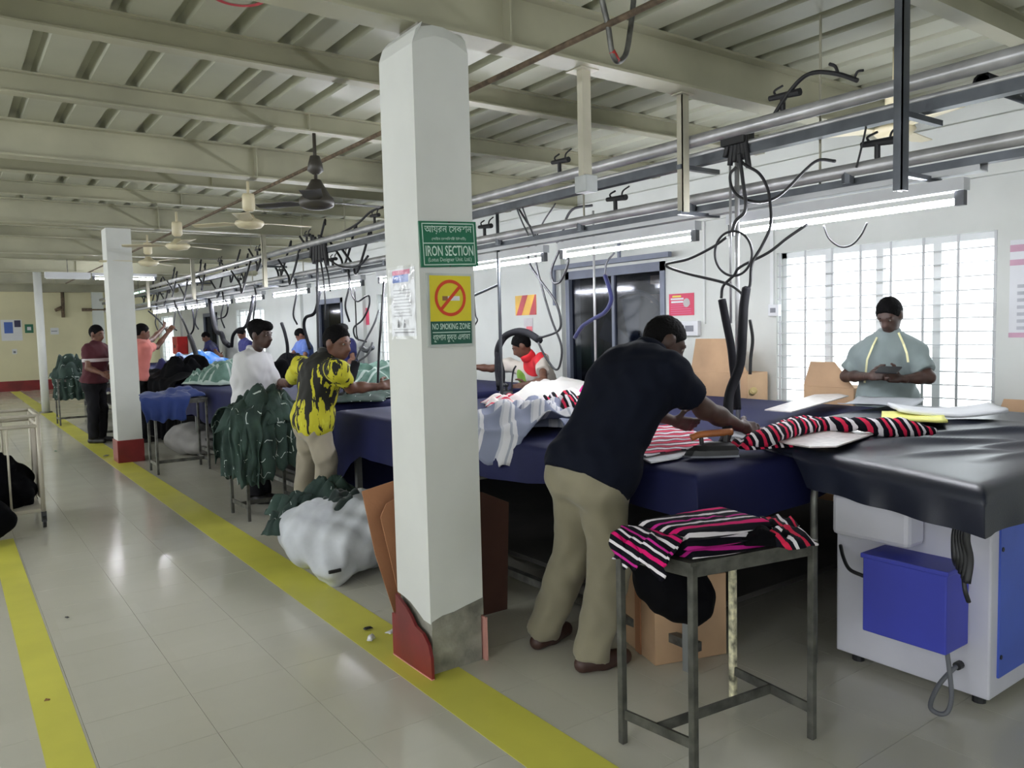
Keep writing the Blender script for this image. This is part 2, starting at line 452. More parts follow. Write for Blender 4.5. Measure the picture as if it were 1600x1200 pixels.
# ================================================================== COLUMNS
m_col = mat('white_column_paint', (206, 208, 204), .6, var=.03, vscale=2, bump=.05, bscale=18)
m_cement = mat('bare_cement', (128, 126, 116), .95, var=.22, vscale=9, bump=.8, bscale=22)
m_edge = mat('red_tile_edge', (206, 150, 140), .6)
CW = .272
def column(y0, label, near=False):
    x0 = 1.634; x1 = x0 + CW; y1 = y0 + CW + .03
    c = thing('column', label, 'column', (x0 + CW / 2, y0 + .15, 0), 'square white columns along the aisle')
    b = MB()
    if not near:
        b.box((x0, y0, 0), (x1, y1, 2.80))
        s = obj('shaft', b, m_col, c)
        b = MB(); b.rbox((x0 - .012, y0 - .012, 0), (x1 + .012, y1 + .012, .27), .004); obj('skirting', b, m_red, c)
    else:
        # rounded, hand-plastered top and a broken lower edge on the aisle side
        n = 9
        pts = [(x0, y0), (x1, y0), (x1, y1), (x0, y1)]
        lowl = [.30, .295, .285, .262, .235, .232]      # ragged lower edge of plaster on the left face, from back to front
        b.box((x0 + .012, y0 + .012, 0), (x1 - .004, y1 - .01, .32))
        obj('cement_base', b, m_cement, c)
        b = MB()
        vs = []; ring = []
        def ringz(zf, ins=0.0):
            r = []
            for k in range(6): r.append((x0 + ins, y1 - (y1 - y0) * k / 5, zf('l', k / 5)))
            for k in range(1, 6): r.append((x0 + (x1 - x0) * k / 5, y0 + ins, zf('f', k / 5)))
            for k in range(1, 6): r.append((x1 - ins, y0 + (y1 - y0) * k / 5, zf('r', k / 5)))
            for k in range(1, 5): r.append((x1 - (x1 - x0) * k / 5, y1 - ins, zf('b', k / 5)))
            return r
        def lowz(s, t):
            if s == 'l': return lowl[int(round(t * 5))]
            if s == 'f': return .232 + .02 * math.sin(t * 3)
            return .25
        rings = [ringz(lowz), ringz(lambda s, t: .5), ringz(lambda s, t: 1.4), ringz(lambda s, t: 2.2),
                 ringz(lambda s, t: 2.68 + (.05 * math.sin(t * 3.1) if s == 'f' else 0)), ringz(lambda s, t: 2.74 + (.04 * math.sin(t * 3.1) if s == 'f' else 0), .02), ringz(lambda s, t: 2.775, .05)]
        for r in rings: b.add(r, [])
        N = len(rings[0])
        b.f += [(k * N + i, k * N + (i + 1) % N, (k + 1) * N + (i + 1) % N, (k + 1) * N + i) for k in range(len(rings) - 1) for i in range(N)]
        b.f.append(tuple((len(rings) - 1) * N + i for i in range(N)))
        obj('shaft', b, m_col, c)
        b = MB(); b.box((x0 + .07, y0 + .07, 2.70), (x1 - .07, y1 - .07, 2.80)); obj('cap', b, m_cement, c)
        b = MB()    # smear of render under the plaster edge on the front face
        b.prism([(x0 + .005, y0 + .004, .205), (x1, y0 + .004, .215), (x1, y0 + .004, .292), (x0 + .18, y0 + .004, .275), (x0 + .12, y0 + .004, .262), (x0 + .06, y0 + .004, .258), (x0 + .005, y0 + .004, .24)], (0, -.007, 0)); obj('render_smear', b, m_cement, c)
        b = MB()    # red tile on the aisle face with a broken top corner
        p = [(y1 + .02, 0), (y1 + .02, .2), (y1 - .02, .205), (y1 - .02, .30), (y1 - .12, .26), (y1 - .16, .235), (y1 - .2, .20), (y0 + .035, .185), (y0 - .01, .15), (y0 - .03, .10), (y0 - .035, 0)]
        b.prism([(x0 - .022, a, z) for a, z in p], (.014, 0, 0)); s = obj('skirting_tile', b, m_red, c)
        b = MB(); b.box((x0 - .024, y0 - .035, .0), (x0 - .008, y1 + .02, .006)); obj('tile_edge', b, m_edge, s)
        b = MB(); b.box((x1 + .004, y0 + .05, 0), (x1 + .014, y1, .21)); b.box((x1 + .004, y0 - .012, 0), (x1 + .014, y0 + .05, .20)); obj('skirting_tile', b, m_edge, c)
    return c
near_col = column(2.905, 'large near white column carrying the green and yellow signs', True)
column(10.36, 'white column with intact dark red skirting, second along the aisle')
pp = at(72, 645, z=0); sp_ = thing('slim_post', 'slim white post on the aisle line left of the second column', 'post', (pp.x, pp.y, 0))
b = MB(); b.cyl((pp.x, pp.y, 0), (pp.x, pp.y, 2.93), .075, n=16); obj('shaft', b, m_col, sp_, True)
b = MB(); b.cyl((pp.x, pp.y, 0), (pp.x, pp.y, .03), .12, n=16); obj('foot_plate', b, m_cement, sp_)
q = at(154, 500, y=YB - .1); b = MB(); b.box((q.x - .16, YB - .12, 0), (q.x + .16, YB, 3.06)); struct(obj('trim_10', b, m_wall))

# ================================================================== TABLES
def cloth_mat(name, col, rough=.75, sheen=.25, var=.12, spec=.35):
    m, t = newmat(name); v = t.coords('Object')
    n = t.noise(v, 2.2, 4)
    t.color(t.ramp(n, [(.3, tuple(c * (1 - var) for c in col)), (.75, tuple(min(255, c * (1 + var)) for c in col))]))
    t.b.inputs['Roughness'].default_value = rough; t.b.inputs['Sheen Weight'].default_value = sheen; t.b.inputs['Specular IOR Level'].default_value = spec
    t.bump(t.noise(v, 260, 2), .12, .004)
    return m
m_navy = cloth_mat('navy_table_cloth', (25, 29, 68), .7, .0, spec=.22)
m_blackcover = cloth_mat('charcoal_cover', (31, 35, 48), .36, .0, spec=.5)
m_steel = mat('raw_steel', (98, 98, 94), .45, .6, var=.25, vscale=14)
m_under = mat('dark_shelf_board', (46, 44, 42), .8, var=.2)

def cover(name, quad, z, skirt, nu, nv, material, parent, wr=None, r=.05, ns=8):
    """cloth over a quad top: quad corners A,B,C,D (counter-clockwise seen from above); skirt(u,v)->hem z"""
    A, B, C, D = [Vector((*q, 0)) for q in quad]
    L1 = ((B - A).length + (C - D).length) / 2; L2 = ((D - A).length + (C - B).length) / 2
    def P(u, v): return A * (1 - u) * (1 - v) + B * u * (1 - v) + C * u * v + D * (1 - u) * v
    def params(n): # inside params with dense edges and outside skirt steps (negative -> skirt fraction)
        ed = [0, .006, .016, .03, .05]
        return n
    us = [-1.0 + k / ns for k in range(ns)] + [0] + [x / L1 for x in (.008, .02, .04, .07)] + [(.1 + (L1 - .2) * k / nu) / L1 for k in range(nu + 1)] + [1 - x / L1 for x in (.07, .04, .02, .008)] + [1] + [1 + (k + 1) / ns for k in range(ns)]
    vv = [-1.0 + k / ns for k in range(ns)] + [0] + [x / L2 for x in (.008, .02, .04, .07)] + [(.1 + (L2 - .2) * k / nv) / L2 for k in range(nv + 1)] + [1 - x / L2 for x in (.07, .04, .02, .008)] + [1] + [1 + (k + 1) / ns for k in range(ns)]
    vs = []
    for v in vv:
        for u in us:
            cu = min(max(u, 0), 1); cv = min(max(v, 0), 1)
            out = max(cu - u if u < 0 else u - cu, cv - v if v < 0 else v - cv)
            p = P(cu, cv)
            d = min(cu * L1, (1 - cu) * L1, cv * L2, (1 - cv) * L2)
            zz = z - (r - math.sqrt(max(0, r * r - (r - min(d, r)) ** 2))) * .8
            if wr: zz += wr(p.x, p.y) * min(1, d / .15)
            if out > 0:
                h = skirt(cu, cv); zz = zz * (1 - out) + h * out
                ctr = (A + B + C + D) / 4; dirn = (p - ctr).normalized()
                p = p + dirn * (.012 * math.sin((p.x + p.y) * 17) * out + .01 * out)
            vs.append((p.x, p.y, zz))
    W = len(us)
    fs = [(j * W + i, j * W + i + 1, (j + 1) * W + i + 1, (j + 1) * W + i) for j in range(len(vv) - 1) for i in range(W - 1)]
    mb = MB(); mb.add(vs, fs)
    return obj(name, mb, material, parent, True, fix=False)

TZ = .90; TX0 = 2.42; TX1 = 5.2
m_leg = mat('grey_leg_paint', (120, 122, 122), .5, .2, var=.15)
def ironing_table(y0, y1, label, skirt, n):
    t = thing('ironing_table', label, 'table', ((TX0 + TX1) / 2, (y0 + y1) / 2, 0), 'navy covered ironing tables in one long row')
    cover('table_cover', [(TX0, y0), (TX1, y0), (TX1, y1), (TX0, y1)], TZ, skirt, 24, 30, m_navy, t, lambda x, y: .004 * wob(x * 3, y * 2))
    for x in (TX0 + .12, 3.8, TX1 - .12):
        for y in (y0 + .15, y1 - .15):
            b = MB(); b.box((x - .022, y - .022, 0), (x + .022, y + .022, TZ - .06)); obj('leg', b, m_leg, t)
    b = MB(); b.box((TX0 + .05, y0 + .05, TZ - .06), (TX1 - .05, y1 - .05, TZ - .02)); obj('table_board', b, m_under, t)
    b = MB(); b.box((TX0 + .16, y0 + .2, .2), (TX1 - .16, y1 - .2, .225)); obj('lower_shelf', b, m_under, t)
    for x in (TX0 + .12, TX1 - .12):
        b = MB(); b.box((x - .02, y0 + .1, .10), (x + .02, y1 - .1, .14)); obj('foot_rail', b, m_steel, t)
    return t
def skA(u, v):
    y = 2.1 + (5.72 - 2.1) * v
    if u > .5: return .55
    h = .73 - .02 * (y - 2.1) - .05 * max(0, y - 3.4) + .02 * math.sin(y * 5)
    if v > .995: h = .25
    elif v > .9: h = .55 - .25 * (v - .9) / .1
    if v < .005: h = .70 - .04 * math.sin(u * 9)
    return h
ironing_table(2.1, 5.72, 'navy ironing table nearest the camera, where the man in the black shirt leans', skA, 0)
ironing_table(6.25, 10.45, 'navy ironing table behind the man in the yellow and black shirt', lambda u, v: .52 + .03 * math.sin(u * 8 + v * 23), 1)
ironing_table(10.9, 15.2, 'navy ironing table heaped with black and blue garments, third along the row', lambda u, v: .5 + .03 * math.sin(u * 8 + v * 23), 2)
ironing_table(15.6, 20.2, 'distant navy ironing table behind the man in the pink shirt, farthest of the row', lambda u, v: .5 + .03 * math.sin(u * 8 + v * 23), 3)

# grey covered end table and the machine cabinet below it
gt = thing('cutting_table', 'padded end table under a wrinkled charcoal cover at the right', 'table', (4.1, 1.9, 0))
def wrG(x, y):
    a = .010 * wob(x * 2.2, y * 2.0, 1.0)
    for cx, cy, ang, L, h in GFOLDS:
        dx = (x - cx) * math.cos(ang) + (y - cy) * math.sin(ang); dy = -(x - cx) * math.sin(ang) + (y - cy) * math.cos(ang)
        dy += .03 * math.sin(dx * 4)
        a += 1.3 * h * math.exp(-(dy / .04) ** 2) * max(0, 1 - (dx / L) ** 2)
    return a
random.seed(3)
GFOLDS = [(3.55, 1.75, -.5, .42, .022), (3.3, 1.55, -.35, .3, .014), (3.75, 1.45, -.2, .4, .016), (3.5, 1.3, -.15, .35, .012), (4.0, 1.7, -.6, .5, .018), (4.3, 2.0, -.5, .4, .014), (3.6, 2.05, -.9, .2, .012), (3.9, 1.28, -.1, .3, .012), (4.4, 1.5, -.3, .45, .012), (3.45, 1.95, -.3, .22, .012)]
cover('table_cover', [(2.70, 1.14), (5.1, 1.14), (5.1, 2.72), (3.22, 2.62)], .945, lambda u, v: (.785 if v < .56 else .785 + .125 * min(1, (v - .56) / .08)) if u < .02 else (.79 if v < .02 else (.91 if v > .62 else .80)), 130, 100, m_blackcover, gt, wrG, r=.06)
b = MB(); b.box((3.14, 1.25, .86), (5.05, 1.95, .9)); obj('table_board', b, m_under, gt)
for x, y in ((5.0, 1.25), (5.0, 2.02), (4.4, 1.95)):
    b = MB(); b.box((x - .02, y - .02, 0), (x + .02, y + .02, .86)); obj('leg', b, m_steel, gt)
b = MB(); b.tube([(3.12, 1.97, .87), (3.06, 1.97, .82), (3.03, 1.97, .74), (3.03, 1.97, .5), (3.03, 1.97, 0)], .016, 8); obj('leg', b, m_steel, gt, True)

m_cabw = mat('white_machine_enamel', (196, 196, 206), .4, var=.03)
m_cabb = mat('blue_machine_enamel', (70, 96, 190), .42, var=.06)
m_boxb = mat('deep_blue_box', (58, 66, 172), .42, var=.05)
m_blk = mat('black_plastic', (26, 27, 30), .45, var=.2)
m_cable = mat('grey_cable', (92, 94, 100), .5)
cb_ = thing('vacuum_unit', 'white steel machine cabinet with blue side panel under the charcoal table', 'machine', (3.5, 1.62, 0))
b = MB(); b.rbox((3.13, 1.295, .045), (4.7, 1.925, .845), .008); cab = obj('cabinet', b, m_cabw, cb_)
b = MB(); b.box((3.19, 1.287, .12), (4.66, 1.296, .80)); pn = obj('side_panel', b, m_cabb, cb_)
for z in (.62, .2):
    b = MB(); b.cyl((3.205, 1.284, z), (3.205, 1.29, z), .009, n=10); obj('screw', b, m_blk, pn)
for x, y in ((3.2, 1.36), (3.2, 1.86), (4.6, 1.36), (4.6, 1.86)):
    b = MB(); b.cyl((x, y, 0), (x, y, .05), .025, n=10); obj('foot', b, m_blk, cb_)
b = MB(); b.rbox((2.95, 1.372, .245), (3.13, 1.70, .555), .006); bx = obj('control_box', b, m_boxb, cb_)
b = MB(); b.rbox((2.945, 1.365, .545), (3.132, 1.708, .565), .004); obj('lid', b, m_boxb, bx)
b = MB(); b.rbox((3.0, 1.54, .60), (3.13, 1.87, .78), .02); obj('duct_box', b, m_cabw, cb_)
b = MB(); b.cyl((3.10, 1.40, .155), (3.13, 1.40, .155), .016, n=10)
obj('cable_gland', b, m_blk, cb_)
b = MB(); b.tube([(2.99, 1.385, .245), (2.985, 1.372, .17), (2.98, 1.362, .08), (2.97, 1.372, .025), (2.95, 1.395, .015), (2.96, 1.43, .03), (3.02, 1.43, .09), (3.08, 1.41, .14), (3.11, 1.40, .155)], .009); obj('cable', b, m_cable, cb_, True)
b = MB(); b.tube([(3.12, 1.90, .52), (3.06, 1.85, .49), (2.99, 1.78, .47), (2.965, 1.705, .465)], .008); obj('cable', b, m_blk, cb_, True)
b = MB()
random.seed(5)
for k in range(5):
    y = 1.235 + .012 * k; b.tube([(2.80 + .01 * k, y, .80), (2.80 + .006 * k, y + .004, .74), (2.81, y - .004, .67), (2.80 + .008 * k, y, .59 + .012 * k)], .013)
b.tube([(2.81, 1.25, .6), (2.80, 1.24, .56), (2.815, 1.235, .52)], .008)
o = obj('cable_bundle', b, m_blk, None, True); tag(o, 'black taped cable bundle hanging from the charcoal table corner', 'cable')

# ================================================================== TUBE LIGHTS
m_tube = emis('lit_fluorescent_tube', (246, 248, 255), TUBE_STRENGTH)
m_batten = mat('white_batten', (205, 207, 212), .4, var=.04)
def tube_light(x, y0, L, z, label, axis='y', group=None):
    t = thing('tube_light', label, 'tube light', (x, y0, z), group)
    V = (lambda a, dx, dz: (x + dx, y0 + a, z + dz)) if axis == 'y' else (lambda a, dx, dz: (x + a, y0 + dx, z + dz))
    def bx(a, c, dx, dz0, dz1):
        p = V(a, -dx, dz0); q = V(c, dx, dz1); b = MB(); b.box(tuple(min(i, j) for i, j in zip(p, q)), tuple(max(i, j) for i, j in zip(p, q))); return b
    obj('batten', bx(-.05, L + .05, .03, .045, .10), m_batten, t)
    for a in (-.045, L + .005): obj('socket', bx(a, a + .04, .016, -.02, .05), m_cable, t)
    b = MB(); b.cyl(V(0, 0, 0), V(L, 0, 0), .0145, n=10); obj('tube', b, m_tube, t, True)
    return t
TL = [(1.72, 'lit tube light at the right, in front of the barred window'), (3.25, 'lit tube light over the glazed dark doorway'),
      (4.72, 'lit tube light just right of the near column signs'), (6.22, 'lit tube light half hidden behind the near column'),
      (7.9, 'lit tube light above the capped worker behind the man in yellow'), (9.45, 'lit tube light left of the hanging dark hoses, fifth along the row'),
      (11.15, 'lit tube light above the man in the white shirt')]
for y, l in TL: tube_light(3.72, y, 1.2, 2.02, l, 'y', 'tube lights in a row over the ironing tables')
for k in range(4): tube_light(3.72, 12.65 + k * 1.45, 1.2, 2.02, ('distant lit tube light, eighth along the row from the window', 'distant lit tube light, ninth along the row, above the fire box', 'distant lit tube light, next to last at the left end of the row', 'leftmost and farthest lit tube light of the row')[k], 'y', 'tube lights in a row over the ironing tables')
tube_light(2.34, 16.2, 1.0, 2.60, 'far crosswise lit tube light behind the second column', 'x', 'crosswise tube lights')
tl = thing('tube_light', 'unlit white lamp batten left of the second column', 'tube light', (1.54, 16.2, 2.6), 'crosswise tube lights'); b = MB(); b.box((1.54, 16.14, 2.60), (2.26, 16.26, 2.70)); obj('batten', b, m_batten, tl); b = MB(); b.box((1.56, 16.16, 2.58), (2.24, 16.24, 2.60)); obj('reflector', b, m_frame, tl); b = MB(); b.cyl((1.9, 16.2, 2.70), (1.9, 16.2, 2.93), .008, n=6); obj('rod', b, m_steel, tl)
# further rows over the aisle side of the hall, outside the frame on the left
for x in (-1.6, -4.4):
    for k in range(9): tube_light(x, -7.5 + k * 4.0, 1.2, 2.62, 'lit tube light over the left half of the hall, outside the view', 'y', 'tube lights over the left half of the hall')

# ================================================================== OVERHEAD PIPE RACK
m_pipe = mat('galvanised_pipe', (176, 176, 178), .28, .35, var=.12, vscale=6)
m_chan = mat('dark_channel', (92, 96, 102), .4, .5, var=.15, vscale=5)
m_post = mat('post_paint', (182, 178, 160), .5, var=.08)
rack = thing('pipe_rack', 'two level rack of galvanised pipes hanging above the ironing tables', 'pipes', (3.55, 12, 2.2))
RY1 = 24.0
def pipe_y(name, x, z, r, m, y0=-4, y1=RY1, w=None):
    b = MB()
    if w: b.box((x - w, y0, z - r), (x + w, y1, z + r))
    else: b.cyl((x, y0, z), (x, y1, z), r, n=14)
    return obj(name, b, m, rack, not w)
pipe_y('pipe', 3.56, 2.545, .036, m_pipe)
pipe_y('pipe', 3.60, 2.475, .014, m_pipe)
pipe_y('channel', 3.62, 2.44, .026, m_chan, w=.03)
pipe_y('pipe', 3.66, 2.235, .032, m_pipe)
pipe_y('channel', 3.70, 2.18, .018, m_chan, w=.025)
b = MB(); b.box((3.68, 1.6, 2.135), (3.76, RY1, 2.14)); b.box((3.68, 1.6, 2.14), (3.682, RY1, 2.17)); b.box((3.758, 1.6, 2.14), (3.76, RY1, 2.17))
obj('lamp_tray', b, m_batten, rack)
def hanger(x, y, z0, z1, m=m_post, w=.028, d=.02):
    b = MB(); b.box((x - w, y - d, z0), (x - w + .006, y + d, z1)); b.box((x - w, y - d, z0), (x + w, y - d + .006, z1)); b.box((x - .01, y + .004, z0), (x + w, y + .012, z1))
    b.box((x - .05, y - .04, z1 - .008), (x + .05, y + .04, z1))
    return obj('hanger_post', b, m, rack)
hanger(3.48, 3.1, 2.14, 2.80)
hanger(3.44, 1.82, 2.06, 2.93, m_chan)
for y in (6.66, 10.3, 13.9, 17.5, 21.1): hanger(3.48, y, 2.12, 2.80)
for y in (1.82, 3.1, 6.66, 10.3, 13.9, 17.5):
    for za, zb_ in ((2.38, 2.405), (2.125, 2.145)): b = MB(); b.box((3.44, y - .015, za), (3.78, y + .015, zb_)); obj('cross_bar', b, m_chan, rack)
for k in range(12):
    y = 2.2 + k * 1.0; b = MB(); b.cyl((3.66, y, 2.17), (3.66, y, 2.235), .03, n=8); obj('drop_fitting', b, m_chan, rack)
for y in (2.4, 4.25, 5.9, 8.3, 9.6, 11.6):
    b = MB(); b.cyl((3.735, y, 2.17), (3.735, y, 3.06), .007, n=6); obj('lamp_rod', b, m_post, rack, True)
# valves with levers and black hose tails standing on the pipes
m_rub = mat('black_rubber_hose', (34, 34, 38), .5, var=.15)
def valve(y, x, z, par, s=1.0):
    b = MB(); b.cyl((x, y, z), (x, y, z + .07 * s), .014, n=8); b.cyl((x, y - .1 * s, z + .07 * s), (x, y + .08 * s, z + .08 * s), .02, .014, n=8)
    b.tube([(x, y - .06 * s, z + .085 * s), (x, y - .075 * s, z + .115 * s), (x, y - .13 * s, z + .135 * s)], .006, 6)
    b.tube([(x, y + .04 * s, z + .085 * s), (x, y + .05 * s, z + .11 * s), (x, y + .0 * s, z + .125 * s)], .006, 6)
    return obj('valve', b, m_rub, par)
for y in (2.5, 4.3, 5.75, 7.2, 9.0, 10.8, 12.6): valve(y, 3.56, 2.58, rack)
for y in (2.05, 3.85, 5.4, 6.9, 8.5, 10.2, 12.0): valve(y, 3.66, 2.265, rack)
bp = at(1535, 128, x=3.62); b = MB(); b.cyl((3.62, bp.y, bp.z), (XR - .06, bp.y, bp.z), .03, n=10); obj('branch_pipe', b, m_chan, rack, True)
b = MB(); b.cyl((3.62, bp.y, bp.z), (3.80, bp.y, bp.z), .042, n=10); obj('pipe_coupling', b, m_rub, rack, True)
# second hanger by the near beam, with a box at its lower end
hp = thing('conduit_drop', 'cream painted post with a small box hanging from the main ceiling beam', 'post', (2.72, 3.1, 2.2))
b = MB(); b.box((2.692, 3.06, 2.26), (2.748, 3.10, 2.80)); obj('post', b, m_post, hp)
b = MB(); b.box((2.66, 3.03, 2.795), (2.78, 3.15, 2.80)); obj('plate', b, m_post, hp)
b = MB(); b.rbox((2.68, 3.03, 2.185), (2.76, 3.12, 2.27), .006); obj('junction_box', b, mat('pale_box', (176, 180, 180), .5), hp)

# rusty conduit running along the hall under the beams, with ceiling fans hung from it
m_rust = mat('rusty_conduit', (96, 82, 66), .7, .2, var=.25, vscale=20)
cz = 2.74; cx = at(800, 110, z=cz).x
b = MB(); b.cyl((cx, 1.0, cz), (cx, 20.0, cz), .014, n=8)
con = obj('conduit', b, m_rust, None, True); tag(con, 'rusty fan conduit running lengthwise just below the ceiling beams', 'pipe')
# ================================================================== PEOPLE (distance-field bodies, meshed with surface nets)
def v3(p): return np.array([p[0], p[1], p[2]], float)
def unit(v):
    v = v3(v); return v / max(1e-9, np.linalg.norm(v))

def cap(a, b, ra, rb=None, clip=None, flat=False, sq=None):
    """tapered capsule; flat: cut square at b; sq=(axis, s): squash distance along axis"""
    a = v3(a); b = v3(b); rb = ra if rb is None else rb
    return dict(t='c', a=a, b=b, ra=ra, rb=rb, clip=list(clip or []) + ([(b, unit(b - a))] if flat else []))
def ell(c, r, R, clip=None):
    """ellipsoid: centre, radii along the rows of R"""
    return dict(t='e', c=v3(c), r=np.array(r, float), R=np.array(R, float), clip=clip or [])

def surface_nets(F, lo, vox):
    S = F < 0
    c = [S[i:S.shape[0] - 1 + i, j:S.shape[1] - 1 + j, k:S.shape[2] - 1 + k] for i in (0, 1) for j in (0, 1) for k in (0, 1)]
    n = sum(x.astype(np.int8) for x in c)
    act = (n > 0) & (n < 8)
    idx = np.argwhere(act)
    if len(idx) == 0: return np.zeros((0, 3)), []
    imap = -np.ones(act.shape, np.int64); imap[act] = np.arange(len(idx))
    off = np.array([(i, j, k) for i in (0, 1) for j in (0, 1) for k in (0, 1)])
    vals = np.stack([F[idx[:, 0] + o[0], idx[:, 1] + o[1], idx[:, 2] + o[2]] for o in off], 1)
    acc = np.zeros((len(idx), 3)); cnt = np.zeros(len(idx))
    for a in range(8):
        for ax in range(3):
            if off[a][ax] == 0:
                o2 = off[a].copy(); o2[ax] = 1; b = int(o2[0] * 4 + o2[1] * 2 + o2[2])
                va, vb = vals[:, a], vals[:, b]; m = (va < 0) != (vb < 0)
                t = np.where(m, va / np.where(m, va - vb, 1), 0)
                p = off[a][None, :] + np.zeros((len(idx), 3)); p[:, ax] += t
                acc += p * m[:, None]; cnt += m
    V = lo + (idx + acc / cnt[:, None]) * vox
    faces = []
    for ax in range(3):
        s1 = [slice(None)] * 3; s2 = [slice(None)] * 3
        s1[ax] = slice(0, -1); s2[ax] = slice(1, None)
        cr = S[tuple(s1)] != S[tuple(s2)]
        e = np.argwhere(cr)
        u, w = (ax + 1) % 3, (ax + 2) % 3
        e = e[(e[:, u] > 0) & (e[:, w] > 0) & (e[:, u] < act.shape[u]) & (e[:, w] < act.shape[w])]
        if not len(e): continue
        q = []
        for du, dw in ((-1, -1), (0, -1), (0, 0), (-1, 0)):
            c2 = e.copy(); c2[:, u] += du; c2[:, w] += dw
            q.append(imap[c2[:, 0], c2[:, 1], c2[:, 2]])
        q = np.stack(q, 1); flip = ~S[e[:, 0], e[:, 1], e[:, 2]]
        q[flip] = q[flip][:, ::-1]
        faces.append(q[(q >= 0).all(1)])
    return V, np.concatenate(faces) if faces else []

def sdf_mesh(prims, vox=.011, k=.03, noise=None, clips=(), ball=None):
    los = []; his = []
    for p in prims:
        if p['t'] == 'c': r = max(p['ra'], p['rb']); los.append(np.minimum(p['a'], p['b']) - r); his.append(np.maximum(p['a'], p['b']) + r)
        else: r = p['r'].max(); los.append(p['c'] - r); his.append(p['c'] + r)
    pad = k + 3 * vox + .012
    lo = np.min(los, 0) - pad; hi = np.max(his, 0) + pad
    dim = np.ceil((hi - lo) / vox).astype(int) + 1
    F = np.full(dim, .25, np.float32)
    ax = [lo[i] + np.arange(dim[i]) * vox for i in range(3)]
    for p, l, h in zip(prims, los, his):
        i0 = np.maximum(0, np.floor((l - pad - lo) / vox).astype(int)); i1 = np.minimum(dim, np.ceil((h + pad - lo) / vox).astype(int) + 1)
        sl = tuple(slice(a, b) for a, b in zip(i0, i1))
        X = ax[0][sl[0]][:, None, None]; Y = ax[1][sl[1]][None, :, None]; Z = ax[2][sl[2]][None, None, :]
        if p['t'] == 'c':
            ba = p['b'] - p['a']; L2 = max(1e-9, ba @ ba)
            h_ = np.clip(((X - p['a'][0]) * ba[0] + (Y - p['a'][1]) * ba[1] + (Z - p['a'][2]) * ba[2]) / L2, 0, 1)
            d = np.sqrt((X - p['a'][0] - h_ * ba[0]) ** 2 + (Y - p['a'][1] - h_ * ba[1]) ** 2 + (Z - p['a'][2] - h_ * ba[2]) ** 2) - (p['ra'] * (1 - h_) + p['rb'] * h_)
        else:
            q = [((X - p['c'][0]) * p['R'][i][0] + (Y - p['c'][1]) * p['R'][i][1] + (Z - p['c'][2]) * p['R'][i][2]) / p['r'][i] for i in range(3)]
            k0 = np.sqrt(q[0] ** 2 + q[1] ** 2 + q[2] ** 2)
            k1 = np.sqrt((q[0] / p['r'][0]) ** 2 + (q[1] / p['r'][1]) ** 2 + (q[2] / p['r'][2]) ** 2) + 1e-6
            d = k0 * (k0 - 1) / k1
        for c, n in p['clip']:
            c = v3(c); n = unit(n); d = np.maximum(d, (X - c[0]) * n[0] + (Y - c[1]) * n[1] + (Z - c[2]) * n[2])
        f = F[sl]; hh = np.maximum(k - np.abs(f - d), 0) / k
        F[sl] = np.minimum(f, d) - hh * hh * k * .25
    X = ax[0][:, None, None]; Y = ax[1][None, :, None]; Z = ax[2][None, None, :]
    for c, n in clips:
        c = v3(c); n = unit(n); F = np.maximum(F, (X - c[0]) * n[0] + (Y - c[1]) * n[1] + (Z - c[2]) * n[2])
    if noise:
        amp, fr, sd = noise
        N = np.sin(X * fr + 1.3 * np.sin(Z * fr * .7 + sd) + sd) * np.sin(Z * fr * 1.25 + 1.6 * np.sin((X + Y) * fr * .8 + sd)) + .6 * np.sin((X - Y) * fr * 1.9 + 2 * np.sin(Z * fr * .9 + 2 * sd))
        F = F + (amp * N).astype(np.float32)
    if ball:
        c, n, R = ball; c = v3(c); n = unit(n)
        near = ((X - c[0]) ** 2 + (Y - c[1]) ** 2 + (Z - c[2]) ** 2) < R * R
        F = np.where(near, np.maximum(F, (X - c[0]) * n[0] + (Y - c[1]) * n[1] + (Z - c[2]) * n[2]), F)
    return surface_nets(F, lo, vox)

def sdf_obj(name, prims, material, parent, vox=.011, k=.03, noise=None, clips=(), extra=None, ball=None):
    V, Fc = sdf_mesh(prims, vox, k, noise, clips, ball)
    vs = [V]; fs = [np.asarray(Fc)]; o = len(V)
    for V2, F2 in (extra or []):
        vs.append(V2); fs.append(np.asarray(F2) + o); o += len(V2)
    V = np.concatenate(vs); Fc = np.concatenate(fs)
    me = bpy.data.meshes.new(name); me.from_pydata(V.tolist(), [], Fc.tolist()); me.update()
    return link_mesh(name, me, material, parent, True)

def skin_mat(name, col):
    m, t = newmat(name); v = t.coords('Object'); n = t.noise(v, 14, 4)
    t.color(t.ramp(n, [(.3, tuple(c * .86 for c in col)), (.7, tuple(min(255, c * 1.1) for c in col))]))
    t.b.inputs['Roughness'].default_value = .5
    return m
SK_DARK = skin_mat('skin_dark', (68, 47, 40)); SK_MID = skin_mat('skin_brown', (104, 70, 55)); SK_LIGHT = skin_mat('skin_light_brown', (130, 90, 72))
m_hair = mat('black_hair', (9, 8, 9), .8, var=.3, vscale=60, bump=.4, bscale=120, spec=.12)
m_eye = mat('eye_white', (150, 142, 134), .25, var=.02); m_pupil = mat('eye_dark', (24, 18, 16), .2)

